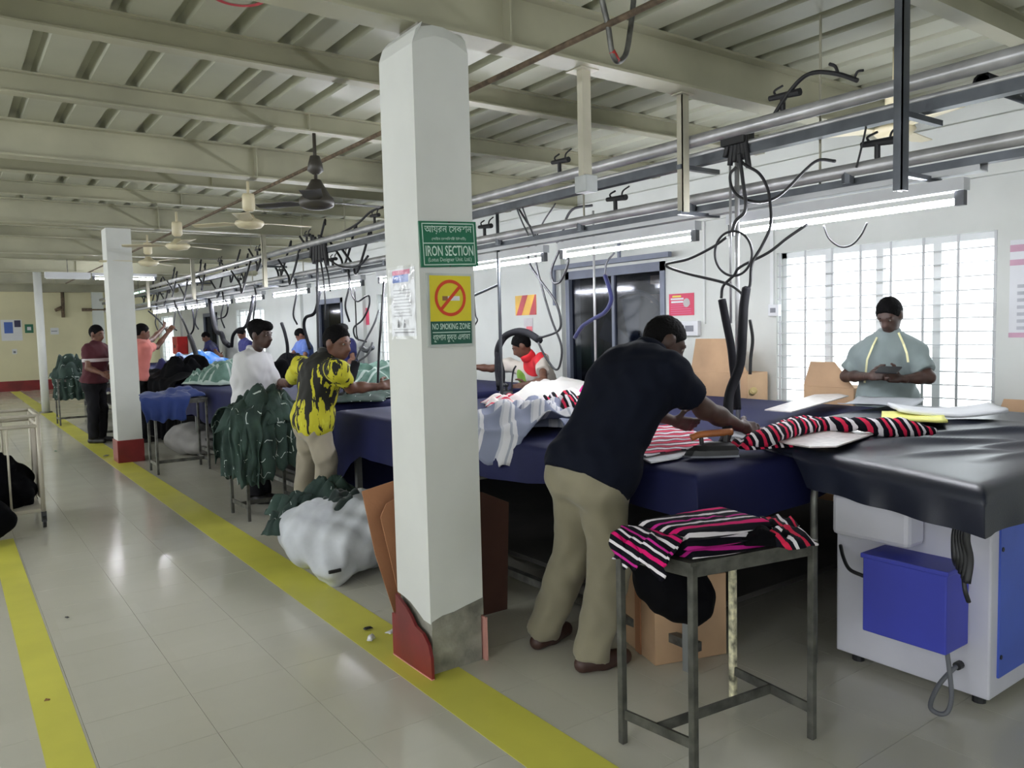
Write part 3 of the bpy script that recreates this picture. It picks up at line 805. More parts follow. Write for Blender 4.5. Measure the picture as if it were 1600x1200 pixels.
def hand_prims(w, d, n, side, curl=.5, s=1.0):
    """w wrist, d direction of the hand, n back-of-hand normal, side: unit vector towards the thumb"""
    w = v3(w); d = unit(d); side = unit(v3(side) - d * (v3(side) @ d)); n = np.cross(d, side) if n is None else unit(v3(n) - d * (v3(n) @ d)); side = unit(side - n * (side @ n))
    P = []
    P.append(cap(w - d * .02 * s, w + d * .03 * s, .026 * s, .026 * s))
    for k in (-.028, -.01, .01, .028): P.append(cap(w + d * .03 * s + side * k * .7 * s, w + d * .088 * s + side * k * s, .0155 * s, .0125 * s))
    for i, (k, L) in enumerate(((.030, .068), (.0105, .078), (-.0095, .072), (-.028, .056))):
        p = w + d * .09 * s + side * k * s; dd = d + side * k * 2.0
        ang = 0.0
        for j, f in enumerate((.45, .32, .25)):
            ang += curl * (.55 + .1 * i) * (1 if j else .7)
            dn = unit(dd * math.cos(ang) - n * math.sin(ang)); q = p + dn * L * f * s
            P.append(cap(p, q, (.0093 - .0008 * j) * s, (.0087 - .0008 * j) * s)); p = q
    p = w + d * .03 * s + side * .028 * s
    for j, f in enumerate((.035, .032, .026)):
        dn = unit(d * (.55 + .2 * j) + side * (.9 - .35 * j) - n * (.35 + .2 * curl)); q = p + dn * f * s
        P.append(cap(p, q, (.0125 - .0015 * j) * s, (.011 - .0015 * j) * s)); p = q
    return P

def person(label, J, skin, shirt, trousers, shoes, hand_curl=(.6, .6), vox=.011, sleeve=.62, hem=-.02, build=1.0, hair='short', hair_m=None, group=None, collar=None, thumb=(None, None), legs=True, lw=1.0, wr=.0045, fn=.0, loose=.014, seed=1.0):
    """J: joints in world space. lat = unit vector from the person's right to left"""
    lat = unit(J['lat']); pel = v3(J['pelvis']); che = v3(J['chest']); nk = v3(J['neck']); hd = v3(J['head'])
    f = unit(J['look']); u = J.get('up', (0, 0, 1)); u = unit(v3(u) - f * (v3(u) @ f)); l = np.cross(u, f)
    SL, SR, EL, ER, WL, WR = (v3(J[k]) for k in ('sL', 'sR', 'eL', 'eR', 'wL', 'wR'))
    base = J.get('base', (pel[0], pel[1], 0))
    t = thing('person', label, 'person', tuple(base), group)
    ax = unit(che - pel); B = build
    hipL = pel + lat * .085 - ax * .06; hipR = pel - lat * .085 - ax * .06
    mid = (pel * .5 + che * .5)
    frw = np.cross(lat, ax); frw = -frw if frw @ unit(J['look']) < -.3 else frw
    def torso(g, clip=None):
        c = clip or []
        P_ = [cap(pel + lat * .07, pel - lat * .07, .106 * B + g, clip=c), cap(che + lat * .075, che - lat * .075, .108 * B + g, clip=c),
              cap(che + lat * .05 + ax * .09, che - lat * .05 + ax * .09, .085 * B + g, clip=c),
              cap(SL, che + ax * .06, .055 * B + g, .075 * B + g, clip=c), cap(SR, che + ax * .06, .055 * B + g, .075 * B + g, clip=c)]
        for s_ in (-1, 0, 1): P_.append(cap(pel + lat * .07 * s_, che + lat * .085 * s_, .101 * B + g, .106 * B + g, clip=c))
        return P_
    # ---- skin
    P = torso(-.012)
    P += [cap(nk - ax * .02, hd - u * .05 - f * .012, .054, .05)]
    P += [ell(hd + u * .022 - f * .01, (.074, .094, .098), (l, f, u)), ell(hd - u * .045 + f * .022, (.056, .066, .066), (l, f, u)),
          ell(hd - u * .085 + f * .055, (.026, .024, .02), (l, f, u)), ell(hd + u * .028 + f * .072, (.05, .018, .014), (l, f, u))]
    P += [cap(hd + u * .012 + f * .086, hd - u * .024 + f * .106, .009, .0145), cap(hd - u * .026 + f * .09 + l * .012, hd - u * .026 + f * .09 - l * .012, .0105)]
    P += [cap(hd - u * .052 + f * .078 + l * .016, hd - u * .052 + f * .078 - l * .016, .0085), cap(hd - u * .063 + f * .074 + l * .013, hd - u * .063 + f * .074 - l * .013, .009)]
    for s in (1, -1): P.append(ell(hd + l * .076 * s - f * .012 - u * .002, (.011, .02, .032), (l, unit(f - l * .4 * s), u)))
    for S, E, W in ((SL, EL, WL), (SR, ER, WR)):
        P += [cap(S, E, .046 * B, .038 * B), cap(E, E * .6 + W * .4, .039 * B, .037 * B), cap(E * .6 + W * .4, W, .037 * B, .026)]
    ex = []
    for S, E, W, hk, cu, sd, th in ((SL, EL, WL, 'hL', hand_curl[0], -1, thumb[0]), (SR, ER, WR, 'hR', hand_curl[1], 1, thumb[1])):
        d = unit(v3(J[hk]) - W) if hk in J else unit(W - E)
        th_ = v3(th) if th is not None else np.array([0, 0, 1.0]) + lat * sd * .6
        hp_ = hand_prims(W, d, J.get('n' + hk[1]), th_, cu)
        ex.append(sdf_mesh(hp_, .0048, .010))
    if legs:
        KL, KR, AL, AR = (v3(J[k]) for k in ('kL', 'kR', 'aL', 'aR'))
        for H, K, A in ((hipL, KL, AL), (hipR, KR, AR)):
            P += [cap(H, K, .07, .05), cap(K, A, .05, .036)]
    sdf_obj('body', P, skin, t, vox, .028, extra=ex)
    # ---- hair
    hm = hair_m or m_hair
    up_f = unit(f * .80 - u * .60)
    Hp = [ell(hd + u * (.03 + fn) - f * .014, (.083, .104, .106), (l, f, u), clip=[(hd + f * .062 + u * .055, up_f), (hd - u * .055 - f * .06, unit(-u - f * .2))])]
    if hair == 'full': Hp += [ell(hd + u * .085 + f * .03, (.07, .075, .05), (l, f, u), clip=[(hd + u * .05 + f * .09, unit(f - u))]), ell(hd + u * .06 - f * .04, (.088, .095, .085), (l, f, u), clip=[(hd - u * .03, -u)])]
    for s in (1, -1):
        Hp.append(cap(hd + l * .018 * s + f * .092 + u * .036, hd + l * .05 * s + f * .077 + u * .034, .005, .004))
    if hair == 'moustache': Hp.append(cap(hd + l * .024 - u * .04 + f * .086, hd - l * .024 - u * .04 + f * .086, .007))
    if hair == 'beard': Hp.append(ell(hd - u * .062 + f * .02, (.06, .071, .055), (l, f, u), clip=[(hd - u * .055, u)]))
    sdf_obj('hair', Hp, hm, t, .0065, .006, noise=(.0018, 140, seed))
    for s in (1, -1):
        b = MB(); c = Vector(hd + l * .031 * s + f * .0765 + u * .013); b2 = MB()
        bm = bmesh.new(); bmesh.ops.create_icosphere(bm, subdivisions=2, radius=.0105); vs = [tuple(v.co + c) for v in bm.verts]; fs = [[v.index for v in q.verts] for q in bm.faces]; bm.free()
        b.add(vs, fs); e = obj('eye', b, m_eye, t, True)
        c2 = c + Vector(f) * .0075 - Vector(u) * .001
        bm = bmesh.new(); bmesh.ops.create_icosphere(bm, subdivisions=1, radius=.0062); vs = [tuple(v.co + c2) for v in bm.verts]; fs = [[v.index for v in q.verts] for q in bm.faces]; bm.free()
        b2.add(vs, fs); obj('iris', b2, m_pupil, e, True)
    # ---- shirt
    hemp = pel + ax * hem
    fl = [(hemp, -ax), (nk + ax * .035, ax)]
    Sp = torso(loose, fl)
    Sp += [cap(pel + lat * .085 - ax * .03, pel - lat * .085 - ax * .03, .108 * B + loose + .008, clip=fl), cap(nk - ax * .03, nk + ax * .05, .075, .058, clip=fl)]
    for S, E, W in ((SL, EL, WL), (SR, ER, WR)):
        if sleeve <= 1: Sp.append(cap(S, S + (E - S) * sleeve, .055 * B + loose, .050 * B + loose + .006, flat=True))
        else:
            e2 = E + (W - E) * (sleeve - 1)
            Sp += [cap(S, E, .055 * B + loose, .046 * B + loose), cap(E, e2, .046 * B + loose, .034 * B + loose, flat=True)]
    sdf_obj('shirt', Sp, shirt, t, vox, .06, noise=(wr, 26, seed), ball=(hemp, -ax, .30))
    if collar is not None:
        Cp = [cap(nk + ax * .005 + (lat * math.cos(a) + frw * math.sin(a)) * .058, nk + ax * .045 + (lat * math.cos(a) + frw * math.sin(a)) * .056, .013, .010) for a in np.linspace(0, 2 * math.pi, 29)[:-1]]
        sdf_obj('collar', Cp, collar, t, .009, .03)
    # ---- trousers, shoes
    if legs:
        wl = [(pel + ax * .06, ax)]
        g = .020
        Tp = [cap(pel + lat * .08, pel - lat * .08, .108 * B + .004, clip=wl), cap(hipL, hipR, .112 * B + .006)]
        for H, K, A in ((hipL, KL, AL), (hipR, KR, AR)):
            A2 = A + unit(A - K) * .03
            Tp += [cap(H, K, (.084 + g * .6) * (1 + (lw - 1) * .3), (.062 + g * .8) * lw), cap(K, A2, (.064 + g * .8) * lw, (.052 + g * .8) * lw, flat=True)]
        sdf_obj('trousers', Tp, trousers, t, vox, .035, noise=(.0055, 22, seed + 2))
        for A, toe in ((AL, J['tL']), (AR, J['tR'])):
            d = unit((toe[0], toe[1], 0)); z0 = .035
            a0 = np.array([A[0], A[1], z0])
            cl = [((0, 0, .001), (0, 0, -1))]
            sp = [cap(a0 - d * .05, a0 + d * .05, .038, .042, clip=cl), cap(a0 + d * .05, a0 + d * .155, .042, .036, clip=cl), cap(a0 + np.array([0, 0, .02]), a0 + np.array([0, 0, .045]), .04, .038, clip=cl)]
            sdf_obj('shoe', sp, shoes, t, .009, .02)
    return t

def X(px, py, x): return at(px, py, x=x)
def XY(px, py, y): return at(px, py, y=y)

# clothes
m_navypolo = cloth_mat('navy_black_polo', (14, 18, 30), .9, .0, spec=.15)
m_khaki = cloth_mat('khaki_trouser', (128, 122, 102), .8, .15, .08)
m_khaki2 = cloth_mat('beige_trouser', (150, 142, 126), .8, .15, .08)
m_darktr = cloth_mat('charcoal_trouser', (26, 26, 30), .85, .0, spec=.2)
m_shoe = mat('brown_leather_shoe', (64, 42, 36), .5); m_shoeb = mat('black_shoe', (26, 25, 26), .5)
m_whiteshirt = cloth_mat('white_shirt', (206, 206, 208), .8, .1, .04)
m_greyshirt = cloth_mat('grey_green_shirt', (128, 140, 140), .8, .1, .1)
m_pinkshirt = cloth_mat('salmon_shirt', (206, 120, 112), .8, .1, .06)
m_blueshirt = cloth_mat('blue_shirt', (96, 122, 190), .8, .1, .1)
m_nvshirt = cloth_mat('dark_blue_shirt', (44, 46, 98), .8, .1, .1)
# yellow flames on black
m_flame, t = newmat('black_shirt_yellow_flames')
_v = t.coords('Object', (1, 1, 1)); _sx = t.add('ShaderNodeSeparateXYZ'); t.link(_v, _sx.inputs[0])
_st = t.coords('Object', (24, 24, 5.0)); _n = t.noise(_st, 1.0, 3, .55)
_low = t.math('MULTIPLY', t.math('SUBTRACT', 1.07, _sx.outputs['Z']), .95)       # more yellow towards the hem
_slv = t.math('MULTIPLY', t.math('ABSOLUTE', t.math('SUBTRACT', _sx.outputs['Y'], 5.34)), 1.35)
_slv = t.math('MAXIMUM', t.math('SUBTRACT', _slv, .12), 0.0)
_k = t.math('ADD', t.math('ADD', t.math('MULTIPLY_ADD', _n, 1.7, -.36), _low), _slv)
t.color(t.ramp(_k, [(0.0, (24, 24, 20)), (.60, (24, 24, 20)), (.61, (196, 190, 44)), (1.0, (206, 204, 60))], 'CONSTANT'))
t.b.inputs['Roughness'].default_value = .8
# red and white colour-block polo
m_redpolo, t = newmat('red_white_polo')
_v = t.coords('Object'); _sx = t.add('ShaderNodeSeparateXYZ'); t.link(_v, _sx.inputs[0])
_dn = t.add('ShaderNodeVectorMath', operation='DISTANCE'); t.link(_v, _dn.inputs[0]); _dn.inputs[1].default_value = tuple(at(832, 564, x=4.98))
_dg = t.add('ShaderNodeVectorMath', operation='DISTANCE'); t.link(_v, _dg.inputs[0]); _dg.inputs[1].default_value = tuple(at(812, 592, x=4.98))
_redm = t.math('LESS_THAN', _dn.outputs['Value'], .17); _grm = t.math('LESS_THAN', _dg.outputs['Value'], .10)
t.color(t.mix(_redm, t.mix(_grm, (200, 192, 182), (120, 160, 60)), (206, 38, 48)))
t.b.inputs['Roughness'].default_value = .8
# maroon with a white sleeve band
m_maroon, t = newmat('maroon_shirt_white_band')
_v = t.coords('Object'); _sx = t.add('ShaderNodeSeparateXYZ'); t.link(_v, _sx.inputs[0])
t.color(t.ramp(t.math('MULTIPLY', _sx.outputs['Z'], .5), [(0, (74, 26, 36)), (.585, (210, 204, 206)), (.607, (74, 26, 36)), (1, (70, 24, 34))], 'CONSTANT'))
t.b.inputs['Roughness'].default_value = .85

# 1 -- main worker leaning over the near table, seen from behind
Jm = dict(lat=(0, 1, 0), pelvis=(2.24, 2.52, .91), chest=(2.46, 2.505, 1.235), neck=(2.59, 2.53, 1.36), head=(2.705, 2.535, 1.41), look=(.74, -.36, -.56), up=(.5, 0, .85),
          sL=(2.545, 2.675, 1.31), sR=(2.52, 2.335, 1.295), eL=(2.73, 2.79, 1.10), eR=(2.735, 2.325, 1.12), wL=(2.95, 2.72, 1.02), wR=(2.98, 2.32, 1.02),
          hL=(3.06, 2.66, .985), hR=(3.1, 2.30, .99), kL=(2.28, 2.70, .49), kR=(2.28, 2.46, .49), aL=(2.22, 2.86, .09), aR=(2.22, 2.52, .09), tL=(1, .2), tR=(1, -.25), base=(2.25, 2.68, 0))
person('man in a black polo shirt and khaki trousers leaning over the near ironing table', Jm, SK_DARK, m_navypolo, m_khaki, m_shoe, (.55, .6), .0105, .66, -.09, 1.12, 'short', collar=m_navypolo, seed=1.0, lw=1.16)

# 2 -- man at the window looking down at a phone
xw = 5.42
Jw = dict(lat=(0, -1, 0), pelvis=(5.44, 2.96, .93), chest=X(1388, 558, 5.43), neck=X(1389, 527, 5.42), head=X(1390, 494, 5.385), look=(-.85, -.08, -.5), up=(-.4, 0, .9),
          sL=X(1430, 550, 5.43), sR=X(1346, 552, 5.43), eL=X(1452, 590, 5.38), eR=X(1322, 588, 5.38), wL=X(1410, 592, 5.20), wR=X(1358, 588, 5.18), hL=X(1385, 588, 5.12), hR=X(1385, 583, 5.12),
          kL=(5.42, 2.86, .49), kR=(5.42, 3.06, .49), aL=(5.44, 2.85, .09), aR=(5.44, 3.08, .09), tL=(-1, -.2), tR=(-1, .2), base=(5.44, 2.96, 0))
pw = person('man in a grey green shirt with a tape measure, backlit at the window', Jw, SK_DARK, m_greyshirt, m_darktr, m_shoeb, (.9, .9), .0115, .75, -.06, 1.0, 'short', collar=m_greyshirt, seed=2.2)
for s, (p0, p1, p2, p3) in ((1, ((1374, 520), (1364, 540), (1355, 562), (1351, 598))), (-1, ((1404, 520), (1412, 538), (1417, 552), (1419, 566)))):
    pts = [X(*p0, 5.37), X(*p1, 5.275), X(*p2, 5.26), X(*p3, 5.265)]; b = MB()
    for a, c in zip(pts[:-1], pts[1:]): b.bar(a, c, .004, .014, up=(0, 1, 0))
    obj('tape_measure', b, mat('tape_yellow', (222, 218, 170), .5), pw)
b = MB(); b.rbox((-.006, -.04, -.075), (.006, .04, .075), .004)
ph = obj('phone', b, m_blk); c = X(1388, 578, 5.07); ph.matrix_world = Matrix.Translation(c) @ Matrix.Rotation(math.radians(62), 4, 'Y') @ Matrix.Rotation(math.radians(90), 4, 'X')
tag(ph, 'small black phone held in both hands by the man at the window', 'phone')

# 3 -- man in the red and white polo on the far side
Jr = dict(lat=(.25, -1, 0), pelvis=X(866, 628, 5.40), chest=X(838, 588, 5.14), neck=X(826, 558, 5.0), head=X(815, 541, 4.93), look=(-.62, .55, -.55), up=(-.3, .25, .9),
          sL=X(846, 563, 5.03), sR=X(795, 570, 5.05), eL=X(850, 596, 4.83), eR=X(768, 576, 4.90), wL=X(824, 600, 4.72), wR=X(738, 573, 4.72), hL=X(808, 606, 4.66), hR=X(715, 578, 4.62),
          kL=(5.42, 6.48, .49), kR=(5.42, 6.68, .49), aL=(5.42, 6.46, .09), aR=(5.42, 6.7, .09), tL=(-1, -.1), tR=(-1, .1), base=(5.42, 6.6, 0))
person('man in a red and white polo bending over the far table side', Jr, SK_MID, m_redpolo, m_darktr, m_shoeb, (.6, .5), .0125, .55, -.06, 1.0, 'short', collar=mat('red_collar', (196, 34, 44), .8), seed=3.1)

# 4 -- man in the yellow and black shirt, back to us, face turned right
Jy = dict(lat=(.15, 1, 0), pelvis=X(489, 652, 2.13), chest=X(500, 592, 2.17), neck=X(512, 558, 2.22), head=X(527, 537, 2.26), look=(.45, -.85, -.2), up=(.1, -.15, 1),
          sL=X(470, 572, 2.20), sR=X(527, 577, 2.16), eL=X(452, 598, 2.42), eR=X(548, 606, 2.30), wL=X(425, 598, 2.58), wR=X(592, 604, 2.50), hL=X(402, 600, 2.66), hR=X(612, 600, 2.60),
          kL=X(482, 712, 2.18), kR=X(509, 712, 2.15), aL=X(468, 790, 2.14), aR=X(506, 795, 2.15), tL=(1, .1), tR=(1, -.3))
for k in ('aL', 'aR'): Jy[k] = Vector((Jy[k].x, Jy[k].y, .09))
Jy['base'] = (2.14, Jy['pelvis'][1], 0)
person('man in a black shirt with yellow flame print and beige trousers at the table', Jy, SK_MID, m_flame, m_khaki2, m_shoeb, (.5, .6), .0115, .6, -.1, .98, 'short', collar=cloth_mat('black_collar', (22, 22, 22)), seed=4.4)

# 5 -- white shirt, facing right
Jh = dict(lat=(.75, .65, 0), pelvis=X(394, 622, 2.24), chest=X(396, 580, 2.25), neck=X(398, 552, 2.26), head=X(408, 524, 2.29), look=(.55, -.82, -.15),
          sL=X(412, 562, 2.38), sR=X(380, 563, 2.14), eL=X(425, 590, 2.44), eR=X(374, 596, 2.12), wL=X(436, 606, 2.46), wR=X(378, 628, 2.18),
          kL=X(402, 705, 2.26), kR=X(392, 705, 2.20), aL=X(412, 780, 2.26), aR=X(400, 780, 2.18), tL=(.6, -.8), tR=(.6, -.8))
for k in ('aL', 'aR'): Jh[k] = Vector((Jh[k].x, Jh[k].y, .09))
Jh['base'] = (2.23, Jh['pelvis'][1], 0)
person('young man in a white long sleeved shirt standing behind the heap of green checked garments', Jh, SK_DARK, m_whiteshirt, m_darktr, m_shoeb, (.4, .4), .0125, 1.85, -.12, .95, 'full', collar=m_whiteshirt, seed=5.1)

def simple_pose(px, py_head, x, look, lat, lean=(0, 0), h=1.62, hands=None, zc=None):
    """standing figure whose head centre is at a pixel on plane x; lean = horizontal offset of the head from the pelvis"""
    hd = X(px, py_head, x); lx, ly = lean; hp = .56 * h
    pel = Vector((hd.x - lx, hd.y - ly, .55 * h)); L = Vector(unit((*lat, 0)))
    d = (hd - pel); che = pel + d * .55; nk = pel + d * .80
    J = dict(lat=tuple(L), pelvis=pel, chest=che, neck=nk, head=hd, look=look)
    for s, n in ((1, 'L'), (-1, 'R')):
        S = che + L * (.17 * s) + d.normalized() * .09; J['s' + n] = S
        fw = Vector((look[0], look[1], 0)).normalized()
        if hands and hands.get(n): W = hands[n]; E = (S + W) / 2 + L * (.06 * s) - Vector((0, 0, .07))
        else: E = S + Vector((0, 0, -.26)) + L * (.04 * s); W = E + fw * .2 + Vector((0, 0, -.08))
        J['e' + n] = E; J['w' + n] = W
        A = Vector((pel.x, pel.y, .09)) + L * (.10 * s); J['a' + n] = A; J['k' + n] = (pel + A) / 2 + L * (.05 * s) + fw * .03; J['t' + n] = (fw.x, fw.y)
    J['base'] = (pel.x, pel.y, 0)
    return J
# 6 -- maroon shirt at the far stools
J = simple_pose(151, 522, 1.80, (.7, -.65, -.25), (.65, .75), (.06, -.05), 1.62)
person('man in a maroon shirt with a white sleeve band beside the second column', J, SK_MID, m_maroon, m_darktr, m_shoeb, vox=.016, hair='short', seed=6.0)
# 7 -- salmon shirt, arms raised to the right
J = simple_pose(222, 520, 2.32, (.95, .1, -.25), (-.1, 1), (.1, 0), 1.66, dict(R=X(262, 520, 2.75), L=X(255, 512, 2.85)))
J['eR'] = X(245, 542, 2.58); J['eL'] = X(238, 530, 2.6)
person('man in a salmon pink shirt reaching up to a hose, seen from behind', J, SK_MID, m_pinkshirt, m_darktr, m_shoeb, vox=.016, sleeve=.6, hair='short', seed=7.0)
# 8 -- blue shirt across the tables
J = simple_pose(470, 524, 5.35, (-.6, .35, -.7), (0, -1), (-.12, 0), 1.6, dict(R=X(447, 560, 5.0), L=X(468, 572, 5.0)))
person('man in a light blue shirt working on the far side of the second table', J, SK_LIGHT, m_blueshirt, m_darktr, m_shoeb, vox=.016, seed=8.0)
# 9 -- capped head behind the man in yellow
J = simple_pose(535, 518, 5.35, (-.7, -.5, -.35), (.2, -1), (-.12, -.05), 1.62)
pc = person('worker in dark clothes and a black cap, mostly hidden behind the man in yellow', J, SK_LIGHT, m_nvshirt, m_darktr, m_shoeb, vox=.016, seed=9.0)
hd = J['head']; b = MB(); b.lathe([(.0, .135), (.05, .13), (.09, .10), (.102, .05), (.105, .04)], hd, 18); b.prism([hd + Vector((-.06 * 1, .07, .045)), hd + Vector((-.17, .03, .035)), hd + Vector((-.17, -.09, .035)), hd + Vector((-.05, -.10, .045))], (0, 0, .008))
obj('cap', b, m_blk, pc, True)
# 10 -- dark blue shirt bending over the third table
J = simple_pose(322, 527, 5.3, (-.8, .3, -.6), (0, -1), (-.25, .1), 1.5, dict(R=X(316, 556, 4.9), L=X(345, 556, 4.9)))
person('man in a dark blue shirt bending over the blue garments on the third table', J, SK_MID, m_nvshirt, m_darktr, m_shoeb, vox=.018, seed=10.0)
# 11 -- head and shoulders behind the white shirt
J = simple_pose(378, 522, 5.3, (-.7, -.3, -.6), (.1, -1), (-.2, 0), 1.58)
person('dark haired worker on the far side, partly hidden by the man in the white shirt', J, SK_MID, m_nvshirt, m_darktr, m_shoeb, vox=.018, seed=11.0)
# ================================================================== SIGNS AND PRINT
def text_mb(s, box, plane, bold=.0):
    """flat lettering fitted into a rectangle. box=(a0,a1,b0,b1); plane(a,b)->world"""
    cu = bpy.data.curves.new('tmp', 'FONT'); cu.body = s; cu.offset = bold; cu.resolution_u = 2; cu.fill_mode = 'FRONT'
    o = bpy.data.objects.new('tmp', cu); COL.objects.link(o)
    dg = bpy.context.evaluated_depsgraph_get(); me = bpy.data.meshes.new_from_object(o.evaluated_get(dg))
    vs = [v.co.copy() for v in me.vertices]; fs = [tuple(p.vertices) for p in me.polygons]
    bpy.data.objects.remove(o); bpy.data.curves.remove(cu); bpy.data.meshes.remove(me)
    if not vs: return MB()
    x0 = min(v.x for v in vs); x1 = max(v.x for v in vs); y0 = min(v.y for v in vs); y1 = max(v.y for v in vs)
    b = MB()
    b.add([plane(box[0] + (v.x - x0) / max(1e-6, x1 - x0) * (box[1] - box[0]), box[2] + (v.y - y0) / max(1e-6, y1 - y0) * (box[3] - box[2])) for v in vs], fs)
    return b
def flat(name, rect, plane, m, parent, th=0):
    a0, a1, b0, b1 = rect; b = MB(); P = [plane(a0, b0), plane(a1, b0), plane(a1, b1), plane(a0, b1)]
    b.add(P, [(0, 1, 2, 3)]); return obj(name, b, m, parent, fix=False)
def panel(name, rect, plane, depth, m, parent=None):
    a0, a1, b0, b1 = rect; b = MB()
    b.prism([plane(a0, b0), plane(a1, b0), plane(a1, b1), plane(a0, b1)], depth); return obj(name, b, m, parent)
def ringmb(c, r0, r1, plane, n=40, sx=1.0):
    b = MB(); vs = []
    for i in range(n):
        t = 2 * math.pi * i / n
        for r in (r0, r1): vs.append(plane(c[0] + r * sx * math.cos(t), c[1] + r * math.sin(t)))
    b.add(vs, [(2 * i, 2 * i + 1, (2 * i + 3) % (2 * n), (2 * i + 2) % (2 * n)) for i in range(n)]); return b
m_green = mat('sign_green', (22, 104, 74), .35, var=.04); m_green2 = mat('sign_dark_green', (20, 82, 66), .35, var=.04)
m_signw = mat('sign_white', (196, 220, 208), .4, var=.02); m_signy = mat('sign_yellow', (214, 200, 40), .35, var=.03)
m_signr = mat('sign_red_orange', (206, 62, 24), .4, var=.03); m_paper = mat('white_paper', (214, 216, 220), .6, var=.02)
m_ink = mat('grey_print', (120, 122, 130), .6, var=.1); m_bluep = mat('blue_print', (72, 104, 180), .5, var=.05); m_pinkp = mat('pink_print', (200, 90, 130), .5, var=.06)
m_redp = mat('crimson_print', (200, 52, 86), .5, var=.05); m_brownp = mat('brown_print', (140, 100, 60), .5)
Yc = 2.905
def fr(y):
    return lambda a, b: Vector((a, y, b))
# green section sign, slightly tilted
sg = thing('section_sign', 'green sign reading IRON SECTION fixed to the near column', 'sign', (1.78, Yc - .012, 1.865))
tilt = Matrix.Rotation(math.radians(-2.4), 3, 'Y'); sc0 = Vector((1.778, Yc - .014, 1.866))
def sp(y): return lambda a, b: sc0 + tilt @ Vector((a, y, b))
panel('board', (-.142, .142, -.096, .096), sp(.012), (0, -.008, 0), m_green, sg)
for r in ((-.130, .130, .084, .088), (-.130, .130, -.088, -.084), (-.130, -.126, -.088, .088), (.126, .130, -.088, .088), (-.130, .130, .002, .006)): flat('border', r, sp(.0028), m_signw, sg)
obj('bengali_title', text_mb('আয়রন েসকশন', (-.118, .118, .042, .078), sp(.0026), .006), m_signw, sg, fix=False)
obj('small_bengali_line', text_mb('(লাইন েডলিভারী ইউনিট)', (-.085, .085, .014, .030), sp(.0026)), m_signw, sg, fix=False)
obj('english_title', text_mb('IRON SECTION', (-.118, .120, -.050, -.006), sp(.0026), .016), m_signw, sg, fix=False)
obj('small_english_line', text_mb('(Lotus Designer Unit. Ltd.)', (-.108, .108, -.078, -.056), sp(.0026)), m_signw, sg, fix=False)
for x, z in ((0, -.093), (0, .092)):
    b = MB(); c = sc0 + Vector((x, .002, z)); b.cyl(c, c + Vector((0, -.003, 0)), .003, n=8); obj('screw', b, m_blk, sg)
# no smoking sign
ns = thing('no_smoking_sign', 'yellow and green NO SMOKING ZONE sign below the section sign', 'sign', (1.775, Yc - .01, 1.585))
pl = fr(Yc - .011)
b = MB(); b.box((1.664, Yc - .010, 1.430), (1.888, Yc, 1.742)); obj('board', b, mat('sign_board_grey', (188, 194, 190), .4), ns)
flat('yellow_panel', (1.674, 1.880, 1.538, 1.732), pl, m_signy, ns)
flat('green_panel', (1.674, 1.880, 1.440, 1.538), pl, m_green2, ns)
obj('ban_ring', ringmb((1.775, 1.637), .064, .078, fr(Yc - .0122)), m_signr, ns, fix=False)
b = MB(); d = Vector((.7, 0, .714)) * .066; e = Vector((.714, 0, -.7)) * .0072; c = Vector((1.775, Yc - .0126, 1.637)); b.add([c - d - e, c + d - e, c + d + e, c - d + e], [(0, 1, 2, 3)]); obj('ban_bar', b, m_signr, ns, fix=False)
flat('cigarette', (1.762, 1.822, 1.626, 1.645), fr(Yc - .0118), m_paper, ns); flat('filter', (1.735, 1.762, 1.626, 1.645), fr(Yc - .0118), m_brownp, ns)
obj('english_text', text_mb('NO SMOKING ZONE', (1.682, 1.872, 1.503, 1.529), fr(Yc - .0118), .014), m_signw, ns, fix=False)
flat('rule', (1.682, 1.872, 1.489, 1.4925), fr(Yc - .0118), m_signw, ns)
obj('bengali_text', text_mb('ধূমপান মুক্ত এলাকা', (1.684, 1.870, 1.448, 1.482), fr(Yc - .0118), .006), m_signw, ns, fix=False)
# poster in a plastic sleeve on the aisle face
def lf(x): return lambda a, b: Vector((x, -a, b))
po = thing('poster', 'white paper notice in shiny plastic on the aisle face of the near column', 'poster', (1.63, 3.06, 1.62))
panel('paper', (-3.165, -2.945, 1.478, 1.772), lf(1.6335), (-.0015, 0, 0), m_paper, po)
flat('red_heading', (-3.145, -2.985, 1.745, 1.765), lf(1.6315), m_pinkp, po); flat('blue_heading', (-3.145, -3.0, 1.712, 1.745), lf(1.6315), m_bluep, po)
for k in range(9): flat('text_line', (-3.14, -2.97 - .03 * hsh(k, 1), 1.565 + k * .014, 1.5675 + k * .014), lf(1.6315), m_ink, po)
for k in range(2):
    b = MB(); ya = 3.10 - k * .055; b.add([lf(1.6314)(-ya + dx, 1.515 + dz) for dx, dz in ((-.012, 0), (.012, 0), (.008, .018), (.004, .02), (.006, .03), (0, .038), (-.006, .03), (-.004, .02), (-.008, .018))], [tuple(range(9))]); obj('small_figure', b, m_ink, po, fix=False)
flat('footer_line', (-3.15, -2.955, 1.507, 1.509), lf(1.6315), m_ink, po); flat('footer_line', (-3.14, -2.96, 1.492, 1.497), lf(1.6315), m_ink, po)
m_plas = bpy.data.materials.new('clear_plastic'); m_plas.use_nodes = True; MATS['plas'] = m_plas
_t = NT(m_plas); _tr = _t.add('ShaderNodeBsdfTransparent'); _gl = _t.add('ShaderNodeBsdfGlossy'); _gl.inputs['Roughness'].default_value = .12; _mx = _t.add('ShaderNodeMixShader'); _mx.inputs[0].default_value = .13
_t.link(_tr.outputs[0], _mx.inputs[1]); _t.link(_gl.outputs[0], _mx.inputs[2]); _t.link(_mx.outputs[0], _t.n['Material Output'].inputs['Surface'])
